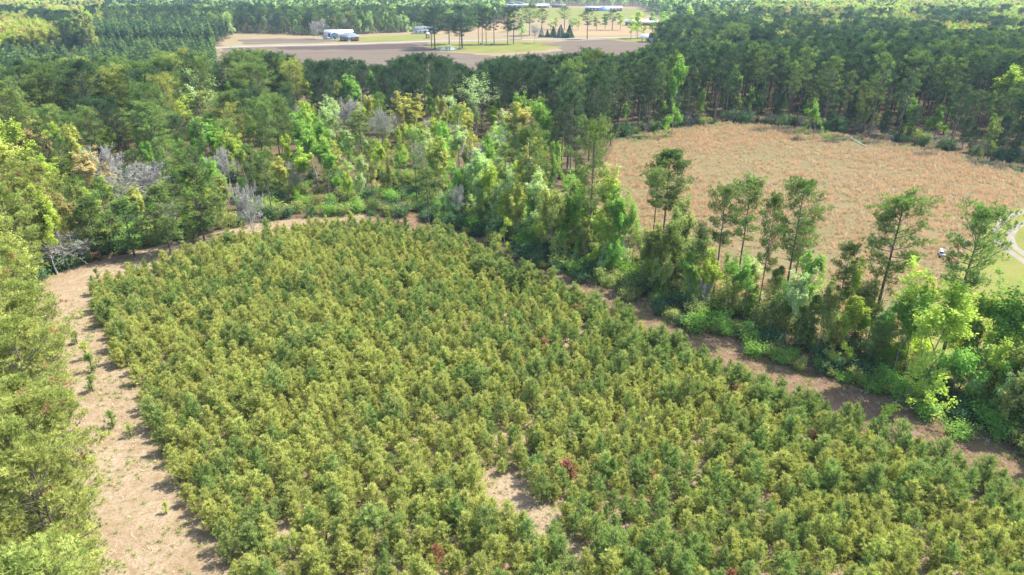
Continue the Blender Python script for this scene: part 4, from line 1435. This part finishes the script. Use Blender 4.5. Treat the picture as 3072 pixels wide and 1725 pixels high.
# ------------------------------------------------------------------ far farmland: trees, buildings, poles
FT = [  # kind, key, foot u, foot v, top v, crown px, label
    ('pine_tree', 'pinebigd1', 1094, 125, 33, 56, 'dark pine at the left corner of the pond'),
    ('pine_tree', 'pinebigd2', 1086, 120, 45, 40, 'shorter dark pine leftmost by the pond'),
    ('pine_tree', 'pinebigd0', 1163, 122, 27, 66, 'large dark pine standing right behind the pond'),
    ('pine_tree', 'pinebigd3', 1130, 112, 45, 44, 'dark pine between the two largest pond pines'),
    ('pine_tree', 'pinebigd1', 1157, 125, 60, 36, 'thick-trunked pine at the right corner of the pond'),
    ('pine_tree', 'pinebigd1', 1204, 112, 27, 28, 'high pine, first of the tall row right of the pond'),
    ('pine_tree', 'pine2', 1213, 112, 32, 24, 'slim pine, second in the tall row right of the pond'),
    ('pine_tree', 'pinebigd2', 1223, 113, 32, 30, 'dense pine in the middle of the tall row'),
    ('pine_tree', 'pined1', 1243, 112, 38, 26, 'bare-stemmed pine near the end of the tall row'),
    ('pine_tree', 'pinebigd3', 1277, 112, 30, 32, 'bushy pine near the right end of the tall row'),
    ('pine_tree', 'pinebigd0', 1292, 112, 32, 40, 'last and broadest pine of the tall row'),
    ('pine_tree', 'pinebig0', 1332, 90, 22, 36, 'tall pine right behind the bare fork-trunked tree'),
    ('pine_tree', 'pine2', 1362, 88, 32, 26, 'lighter pine right of the bare fork-trunked tree'),
    ('pine_tree', 'pined3', 1477, 99, 33, 30, 'lone dark pine standing on the road verge'),
    ('pine_tree', 'pine3', 1420, 74, 26, 24, 'umbrella-topped pine alone in the far hedge'),
    ('pine_tree', 'pined2', 1040, 90, 40, 0, ''),
    ('bare_tree', 'bare1', 1344, 110, 60, 40, 'leafless tree with forked trunk at the edge of the ploughed field'),
    ('bare_tree', 'bare1', 815, 99, 45, 34, 'leafless grey tree left of the red brick house'),
    ('bare_tree', 'bare0', 801, 97, 50, 30, 'leafless tree at the left end of the house garden'),
    ('bare_tree', 'bare1', 868, 86, 45, 34, 'leafless tree behind the white-roofed farm building'),
    ('leafy_tree', 'farolive0', 878, 84, 30, 34, 'green topped tree behind the red brick house'),
    ('leafy_tree', 'fargreen0', 1312, 100, 50, 24, 'fresh green tree at the end of the tall pine row'),
    ('leafy_tree', 'farlime1', 1285, 80, 38, 24, 'yellow-green tree seen between the tall row pines'),
    ('leafy_tree', 'farlime0', 1385, 75, 48, 18, 'yellow tree at the left of the far hedge'),
    ('leafy_tree', 'farlime1', 1397, 75, 46, 16, 'second yellow tree of the far hedge'),
    ('leafy_tree', 'fargreen0', 1440, 75, 44, 20, 'green tree right of the umbrella-topped pine'),
    ('leafy_tree', 'farlime0', 1455, 75, 42, 18, 'lime tree near the middle of the far hedge'),
    ('leafy_tree', 'farolive1', 1500, 76, 44, 24, 'olive tree right of the lone road verge pine'),
    ('leafy_tree', 'fargreen1', 1522, 76, 34, 26, 'green tree in the right half of the far hedge'),
    ('pine_tree', 'pined1', 1540, 76, 36, 24, 'dark pine in the right half of the far hedge'),
    ('leafy_tree', 'farlime1', 1560, 76, 36, 24, 'yellow-green tree near the right end of the far hedge'),
    ('leafy_tree', 'farlime0', 1587, 96, 40, 22, 'lime tree left of the red and white building'),
    ('leafy_tree', 'farlime1', 1603, 98, 28, 30, 'tallest lime tree before the red and white building'),
    ('leafy_tree', 'farlime0', 1618, 97, 46, 20, 'smaller lime tree before the red and white building'),
    ('leafy_tree', 'fargreen1', 1640, 94, 30, 26, 'green tree right of the red and white building'),
    ('leafy_tree', 'fargreen0', 1665, 98, 30, 40, 'wide green tree above the pale blue shed'),
    ('leafy_tree', 'farpale0', 1690, 98, 32, 34, 'pale green tree right of the pale blue shed'),
    ('pine_tree', 'pined2', 1707, 100, 26, 30, 'dark pine right of the pale blue shed'),
    ('leafy_tree', 'farlime1', 1725, 98, 24, 36, 'lime tree between dark pines near the road'),
    ('pine_tree', 'pined1', 1745, 102, 44, 26, 'low dark pine near the road end'),
    ('pine_tree', 'pined3', 1765, 100, 22, 34, 'high dark pine near the road end'),
    ('leafy_tree', 'farolive1', 1785, 98, 28, 34, 'olive tree right of the high dark pine'),
    ('leafy_tree', 'farlime0', 1812, 98, 30, 30, 'lime tree before the blue-grey barn'),
    ('pine_tree', 'pine2', 1838, 100, 26, 34, 'mixed green pine right of the blue-grey barn'),
    ('leafy_tree', 'fargreen1', 1870, 98, 30, 36, 'green tree at the edge of the dark right wood'),
    ('pine_tree', 'pined2', 1895, 98, 28, 34, 'dark pine where the fields meet the right wood'),
    ('leafy_tree', 'farlime0', 1925, 96, 34, 36, 'yellow-green tree above the dark right wood'),
    ('pine_tree', 'pined3', 1950, 96, 26, 34, 'dark pine above the dark right wood'),
]
for kd, key, bu, bv, tv, cpx, lab in FT:
    if not lab:
        continue
    S(kd, key, bu, bv, bu, tv - (9 if kd == 'pine_tree' else 2), lab, crown_px=cpx * (1.6 if kd == 'pine_tree' else 1.2), cat='bare tree' if kd == 'bare_tree' else 'tree')
for i, u in enumerate(range(1005, 1068, 7)):
    x, y, H = from_bt(u, 80, u, 55)
    put('leafy_tree', ['farlime0', 'farolive1', 'farpale0'][i % 3], x, y, H, 0.8, 'small yellowish tree in the thin row before the ball field', 'tree', 'thin row before the ball field')
for i, (u, tv, k_) in enumerate([(1308, 4, 'farpale0'), (1353, 6, 'farolive0'), (1368, 0, 'farpale1'), (1412, 0, 'farpale0'), (1458, 6, 'farrust0'), (1488, 3, 'farpale1'), (1540, 6, 'farpale0'), (1578, 5, 'farpale1'), (1335, 2, 'farpine0')]):
    x, y, H = from_bt(u, 19, u, tv)
    put('leafy_tree' if k_ != 'farpine0' else 'pine_tree', k_, x, y, min(H, 14), 1.0, 'round pale tree on the far side of the far pasture', 'tree', 'round trees beyond the far pasture')
# cedars by the road
cedar = MB(); ctk = MB()
ctk.tube([[0, 0, 0], [0, 0, 8.5]], [0.18, 0.04], M['bark_pine'], 5)
q = R.random(1500) ** 1.25
a_ = R.uniform(0, 6.28, 1500); rr = 2.3 * (1.02 - q) * R.uniform(0.75, 1.05, 1500) * (1 + 0.12 * np.sin(5 * a_))
cedar.leaves(np.stack([np.cos(a_) * rr, np.sin(a_) * rr, 0.3 + q * 8.7], 1), 0.34, M['needle_dark'], 1.0)
LIB['cedar'] = dict(H=9, rad=2.3, trunk=ctk.mesh('trunk_cedar'), crown=cedar.mesh('crown_cedar'), joined=None)
for u, bv, tv, w_, lab in [(1362, 94, 68, 16, 'small dark cedar at the left of the roadside group'), (1392, 94, 66, 22, 'dark cedar left of the peaked pair by the road'),
                           (1410, 95, 62, 26, 'left one of the two peaked dark cedars by the road'), (1432, 95, 62, 24, 'right one of the two peaked dark cedars by the road'),
                           (1377, 94, 74, 14, 'lowest dark cedar of the roadside group')]:
    S('cedar_tree', 'cedar', u, bv, u, tv, lab, crown_px=w_, cat='tree')
x, y, H = from_bt(1424, 96.5, 1424, 80)
hb = MB()
hb.leaves(np.stack([R.uniform(-2.6, 2.6, 1500), R.uniform(-1.6, 1.6, 1500), R.uniform(0.1, 4.0, 1500)], 1), 0.3, M['needle_dark'], 1.0)
tag(link('clipped_hedge', hb.mesh('clipped_hedge'), loc=(x, y, 0)), 'block-shaped dark clipped hedge before the two peaked cedars', 'hedge')


def bo(name, parent, parts):
    b_ = MB()
    for p in parts:
        b_.box(*p)
    return link(name, b_.mesh(name), parent)


def gable(name, parent, w, d, z0, h, mat, over=0.4, hip=0.0, along_x=True):
    b_ = MB()
    W, D_ = w / 2 + over, d / 2 + over
    hx = W - hip
    v = [(-W, -D_, z0), (W, -D_, z0), (W, D_, z0), (-W, D_, z0), (-hx, 0, z0 + h), (hx, 0, z0 + h),
         (-W, -D_, z0 - .15), (W, -D_, z0 - .15), (W, D_, z0 - .15), (-W, D_, z0 - .15)]
    f = [(0, 1, 5), (0, 5, 4), (2, 3, 4), (2, 4, 5), (1, 2, 5), (3, 0, 4), (6, 8, 7), (6, 9, 8),
         (6, 7, 1), (6, 1, 0), (7, 8, 2), (7, 2, 1), (8, 9, 3), (8, 3, 2), (9, 6, 0), (9, 0, 3)]
    b_.add(v, f, mat)
    return link(name, b_.mesh(name), parent)


def windows(parent, spec, y, mat_f=None):
    for (x, z, w, h) in spec:
        f = bo('window', parent, [((x, y, z), (w, 0.12, h), M['white'])])
        bo('pane', f, [((x - w * 0.22, y - 0.07, z), (w * 0.34, 0.04, h * 0.8), M['glass']), ((x + w * 0.22, y - 0.07, z), (w * 0.34, 0.04, h * 0.8), M['glass'])])


# red brick house
hx, hy = G(880, 103)
h = empty('brick_house', (hx, hy, 0.12), 0.06, label='low red brick house with grey hipped roof beside the road', cat='house')
bo('wall', h, [((0, 0, 1.4), (12.6, 8, 2.8), M['brick'])])
gable('roof', h, 12.6, 8, 2.95, 2.6, M['roof_grey'], 0.6, 3.8)
windows(h, [(-4.8, 1.6, 1.6, 1.5), (-2.6, 1.6, 1.9, 1.5), (2.2, 1.6, 1.9, 1.5), (4.7, 1.7, 1.4, 1.2)], -4.03)
bo('door', h, [((0, -4.05, 1.1), (1.1, 0.1, 2.1), M['white'])])
for sx in (-1.1, 1.1):
    bo('porch_post', h, [((sx, -5.2, 1.3), (0.18, 0.18, 2.6), M['white'])])
gable('porch_roof', h, 2.8, 3.0, 2.7, 0.9, M['roof_grey'], 0.3).location = (0, -4.2, 0)
bo('step', h, [((0, -5.6, 0.15), (2.6, 1.0, 0.3), M['white'])])
# gambrel shed
gx, gy = G(841, 98)
h = empty('gambrel_shed', (gx, gy, 0.12), 0.35, label='blue-grey barn-shaped shed with dark door left of the brick house', cat='shed')
b_ = MB()
pr_ = [(-2.6, 0), (2.6, 0), (2.6, 2.3), (1.8, 3.8), (0, 4.6), (-1.8, 3.8), (-2.6, 2.3)]
v = [(p[0], -3, p[1]) for p in pr_] + [(p[0], 3, p[1]) for p in pr_]
f = [(0, i, i + 1) for i in range(1, 6)] + [(7, i + 8, i + 7) for i in range(1, 6)] + [t for i in (0, 1, 6) for t in ((i, (i + 1) % 7, (i + 1) % 7 + 7), (i, (i + 1) % 7 + 7, i + 7))]
b_.add(v, f, M['blue'])
link('wall', b_.mesh('gambrel_wall'), h)
b_ = MB()
rf = [(2.75, 2.25), (1.9, 3.95), (0, 4.8), (-1.9, 3.95), (-2.75, 2.25)]
v = [(p[0], -3.3, p[1]) for p in rf] + [(p[0], 3.3, p[1]) for p in rf]
f = [t for i in range(4) for t in ((i, i + 1, i + 6), (i, i + 6, i + 5))]
b_.add(v, f, M['roof_white'])
link('roof', b_.mesh('gambrel_roof'), h)
bo('door', h, [((0, -3.04, 1.1), (1.8, 0.08, 2.1), M['dark'])])
# white roofed long building behind
wx, wy = G(853, 92)
h = empty('farm_building', (wx, wy, 0.12), 0.04, label='long farm building with white metal roof behind the brick house', cat='building')
bo('wall', h, [((0, 0, 1.6), (21, 8, 3.2), M['white'])])
gable('roof', h, 21, 8, 3.35, 1.7, M['roof_white'], 0.5)
bo('door', h, [((-6, -4.04, 1.3), (3, 0.08, 2.6), M['dark'])])
# small blue trailer / boat shape left
tx, ty = G(821, 99.5)
h = empty('utility_trailer', (tx, ty, 0.12), 0.2, label='small blue trailer with dark cover under the bare trees', cat='trailer')
bo('body', h, [((0, 0, 1.0), (4.2, 2.0, 1.1), M['blue'])])
bo('cover', h, [((0, 0, 1.75), (3.6, 1.8, 0.35), M['dark'])])
for sx in (-1, 1):
    b_ = MB(); b_.tube([[0.2, sx * 1.02, 0.45], [0.2, sx * 1.22, 0.45]], [0.42, 0.42], M['dark'], 12, True)
    link('wheel', b_.mesh('wheel'), h)
bo('drawbar', h, [((2.7, 0, 0.6), (1.3, 0.12, 0.12), M['wire'])])
# white ranch house by the pines
rx, ry = G(1070, 84)
h = empty('white_house', (rx, ry, 0.12), 0.03, label='long white house with grey-green roof left of the pond pines', cat='house')
bo('wall', h, [((0, 0, 1.5), (19, 9, 3.0), M['white'])])
gable('roof', h, 19, 9, 3.15, 2.3, M['roof_grey'], 0.6, 2.5)
windows(h, [(-7, 1.6, 1.3, 1.3), (-3.5, 1.6, 1.3, 1.3), (3.5, 1.6, 1.3, 1.3), (7, 1.6, 1.3, 1.3)], -4.53)
bo('door', h, [((0, -4.54, 1.1), (1.1, 0.1, 2.1), M['dark'])])
# small red playhouse
px_, py_ = G(1076, 96.5)
h = empty('garden_shed', (px_, py_, 0.12), 0.1, label='tiny red shed with pointed white-edged roof left of the pond pines', cat='shed')
bo('wall', h, [((0, 0, 1.6), (2.6, 3, 3.2), M['red'])])
rf_ = gable('roof', h, 3.0, 2.6, 3.3, 1.7, M['white'], 0.25); rf_.rotation_euler = (0, 0, math.pi / 2)
bo('door', h, [((0, -1.54, 1.2), (0.9, 0.08, 2.0), M['white'])])
# pale blue shed with white roof
bx_, by_ = G(1643, 106)
h = empty('metal_barn', (bx_, by_, 0.16), -0.10, label='pale blue metal barn with white roof and open lean-to by the right wood', cat='barn')
bo('wall', h, [((1.5, 0, 1.5), (11, 8, 3.0), M['light_blue'])])
gable('roof', h, 17, 9, 3.15, 2.2, M['roof_white'], 0.4)
for sx, sy in ((-8, -4), (-8, 4), (-5.6, -4)):
    bo('post', h, [((sx, sy, 1.5), (0.25, 0.25, 3.0), M['dark'])])
# red and white building
ux, uy = G(1612, 64)
h = empty('ranch_house', (ux, uy, 0.16), 0.0, label='long red-walled house with white roof behind lime trees', cat='house')
bo('wall', h, [((0, 0, 1.5), (30, 9, 3.0), M['brick'])])
gable('roof', h, 30, 9, 3.15, 2.6, M['roof_white'], 0.6)
windows(h, [(-11, 1.6, 1.5, 1.4), (-6, 1.6, 1.5, 1.4), (6, 1.6, 1.5, 1.4), (11, 1.6, 1.5, 1.4)], -4.53)
# school-like buildings far
lx, ly = G(1319, 20)
h = empty('long_building', (lx, ly, 0.16), 0.0, label='long low brick building with white roof at the top of the far pasture', cat='building')
bo('wall', h, [((0, 0, 2), (78, 12, 4), M['brick'])])
gable('roof', h, 78, 12, 4.15, 1.8, M['roof_white'], 0.8)
for sx in (-20, -6):
    bo('roof_vent', h, [((sx, 0, 6.8), (9, 4, 2.2), M['blue'])])
for sx in range(-36, 37, 8):
    bo('window', h, [((sx, -6.05, 2.0), (3, 0.1, 1.6), M['white'])])
lx, ly = G(1518, 27.5)
h = empty('gabled_hall', (lx, ly, 0.16), 0.0, label='red brick hall with grey-blue central gable at the far pasture', cat='building')
bo('wall', h, [((0, 0, 2), (52, 12, 4), M['brick'])])
gable('roof', h, 52, 12, 4.15, 2.2, M['roof_white'], 0.8)
fg = MB()
fg.add([(-9, -6.8, 0), (9, -6.8, 0), (9, -6.8, 3.5), (0, -6.8, 6.8), (-9, -6.8, 3.5), (-9, -6, 0), (9, -6, 0), (9, -6, 3.5), (0, -6, 6.8), (-9, -6, 3.5)],
       [(0, 1, 2), (0, 2, 4), (4, 2, 3), (3, 2, 7), (3, 7, 8), (4, 3, 8), (4, 8, 9), (0, 4, 9), (0, 9, 5), (1, 6, 7), (1, 7, 2)], M['blue'])
link('gable_front', fg.mesh('gable_front'), h)
for sx in (-22, -17, -12, 12, 17, 22):
    bo('window', h, [((sx, -6.05, 2.0), (2.4, 0.1, 2.0), M['white'])])
vx, vy = G(1405, 19)
h = empty('small_red_building', (vx, vy, 0.16), 0.0, label='small dark red building between round pale trees far away', cat='building')
bo('wall', h, [((0, 0, 1.7), (22, 8, 3.4), M['brick'])])
gable('roof', h, 22, 8, 3.55, 1.6, M['roof_grey'], 0.5)
sx_, sy_ = G(1773, 84)
h = empty('grey_barn', (sx_, sy_, 0.2), 0.2, label='blue-grey barn half hidden among light green trees', cat='barn')
bo('wall', h, [((0, 0, 2), (10, 8, 4), M['blue'])])
gable('roof', h, 10, 8, 4.15, 2.2, M['roof_grey'], 0.4)
bo('door', h, [((0, -4.04, 1.5), (3, 0.08, 2.8), M['dark'])])

# things by the pond
cx, cy = G(1210, 114)
h = empty('storage_cabinet', (cx, cy, 0.13), 0.2, label='small white cabinet under the tall pine row by the pond', cat='cabinet')
bo('body', h, [((0, 0, 0.9), (1.4, 0.8, 1.6), M['white'])]); bo('door', h, [((0, -0.43, 0.9), (0.6, 0.04, 1.2), M['dark'])])
cx, cy = G(1237, 114.5)
b_ = MB(); b_.tube([[0, 0, 0], [0, 0, 0.3], [0, 0, 0.9], [0, 0, 1.2]], [0.6, 0.68, 0.68, 0.6], M['blue_plastic'], 14, True)
h = empty('water_barrel', (cx, cy, 0.13), 0, label='blue barrel on the shaded grass right of the white cabinet', cat='barrel')
link('barrel_body', b_.mesh('barrel_body'), h)
bo('lid', h, [((0, 0, 1.25), (0.9, 0.9, 0.08), M['white'])])

# little white cart on the lawn
cx, cy = G(2367, 645)
h = empty('utility_cart', (cx, cy, 0.035), 1.2, label='small white utility cart on the lawn behind the rightmost pine', cat='cart')
h.scale = (0.6, 0.6, 0.6)
bo('body', h, [((0, 0, 0.75), (2.3, 1.25, 0.45), M['white'])])
bo('bonnet', h, [((0.75, 0, 1.05), (0.8, 1.1, 0.25), M['white'])])
bo('seat', h, [((-0.3, 0, 1.1), (0.7, 1.0, 0.3), M['dark'])])
bo('roof', h, [((-0.15, 0, 1.95), (1.4, 1.2, 0.08), M['white'])])
for sx in (-0.8, 0.5):
    for sy in (-0.52, 0.52):
        bo('roof_post', h, [((sx, sy, 1.45), (0.06, 0.06, 0.95), M['dark'])])
for sx in (-0.75, 0.75):
    for sy in (-1, 1):
        b_ = MB(); b_.tube([[sx, sy * 0.5, 0.33], [sx, sy * 0.72, 0.33]], [0.33, 0.33], M['dark'], 12, True)
        link('wheel', b_.mesh('wheel'), h)

# ball field lights
for u, bv, tv, lab in [(1010, 62, 38, 'leftmost pale floodlight mast with a flat lamp bar beyond the fields'), (1041, 61, 42, 'middle pale floodlight mast beyond the fields'),
                       (1079, 60, 38, 'floodlight mast right of the middle one, close to the pond pines'), (1136, 66, 45, 'rightmost floodlight mast showing above the pond pines')]:
    x, y, H = from_bt(u, bv, u, tv)
    h = empty('floodlight_mast', (x, y, 0), R.uniform(-.4, .4), label=lab, cat='floodlight', group='floodlight masts of the ball field')
    b_ = MB(); b_.tube([[0, 0, 0], [0, 0, H]], [0.28, 0.18], M['white'], 6, True); link('pole', b_.mesh('pole'), h)
    bo('lamp_bar', h, [((0, 0, H), (6, 0.25, 0.3), M['white'])])
    for k_ in range(5):
        bo('lamp', h, [((-2.6 + k_ * 1.3, -0.3, H + 0.5), (0.8, 0.5, 0.8), M['white'])])

# utility poles along the road
for u, bv, H, lab in [(852, 108, 9, 'utility pole at the roadside left of the brick house'), (1400, 97, 10, 'left pole of the pair before the peaked cedars'),
                      (1409, 97, 11, 'right pole of the pair before the peaked cedars'), (1600, 92, 10, 'utility pole between lime tree trunks'),
                      (1855, 90, 10, 'roadside pole standing before the fallow field')]:
    x, y = G(u, bv)
    h = empty('utility_pole', (x, y, 0.1), 0.1, label=lab, cat='pole', group='utility poles along the road')
    b_ = MB(); b_.tube([[0, 0, 0], [0, 0, H]], [0.16, 0.11], M['pole'], 6, True); link('pole', b_.mesh('pole'), h)
    bo('crossarm', h, [((0, 0, H - 0.5), (2.0, 0.12, 0.14), M['pole'])])
x, y, H = from_bt(28, 112, 20, 64)
h = empty('power_pylon', (x, y, 0), 0.25, label='pale double-armed power pole with wires at the upper left edge', cat='power pole')
b_ = MB(); b_.tube([[0, 0, 0], [0, 0, H]], [0.3, 0.2], M['wire'], 6, True); link('pole', b_.mesh('pole'), h)
for dz in (3.2, 7.2):
    bo('crossarm', h, [((0, 0, H - dz), (7.5, 0.25, 0.25), M['wire'])])
b_ = MB()
for dz in (3.0, 7.0):
    for s in (-3.5, 3.5):
        for sgn2 in (-1, 1):
            far_x = 130 * sgn2
            pts = [(far_x * t_, s + 18 * sgn2 * t_, H - dz - 4 * 4 * t_ * (1 - t_)) for t_ in np.linspace(0, 1, 10)]
            b_.tube(pts, [0.05] * 10, M['wire'], 3)
link('wire', b_.mesh('wire'), h)

# fallen pale trunk at the far meadow edge
x0_, y0_ = G(2180, 372); x1_, y1_ = G(2150, 350)
b_ = MB()
b_.tube([(0, 0, 0.15), (-2.0, 1.2, 1.2), (-4.2, 2.4, 2.4)], [0.22, 0.18, 0.08], M['bark_bare'], 7, True)
h = empty('fallen_tree', (x0_, y0_, 0.03), 0, label='pale broken trunk leaning at the shaded far edge of the meadow', cat='fallen tree')
link('trunk', b_.mesh('fallen_trunk'), h)
b_ = MB(); b_.tube([(-3.0, 1.8, 1.6), (-3.6, 1.0, 2.6)], [0.07, 0.02], M['bark_bare'], 4, True); link('limb', b_.mesh('fallen_limb'), h)
b_ = MB(); b_.tube([(-4.2, 2.4, 2.3), (-4.5, 3.4, 3.1)], [0.06, 0.02], M['bark_bare'], 4, True); link('limb', b_.mesh('fallen_limb'), h)

# ------------------------------------------------------------------ haze
b_ = MB()
b_.box((0, 1050, 20.5), (3400, 2260, 43.0), None)
hm, nt, out = new_mat('haze')
pv = N(nt, 'ShaderNodeVolumePrincipled')
pv.inputs['Color'].default_value = (0.58, 0.77, 1.0, 1)
pv.inputs['Density'].default_value = 0.00012
pv.inputs['Anisotropy'].default_value = 0.2
nt.links.new(pv.outputs[0], out.inputs['Volume'])
b_.mats = [hm]
tag(link('haze', b_.mesh('haze')), kind='stuff')
print('objects', len(SC.objects), 'young', len(young), 'cand', len(cand), 'far', len(far_pine), len(far_leaf), len(row_items), 'shrubs', len(sh))
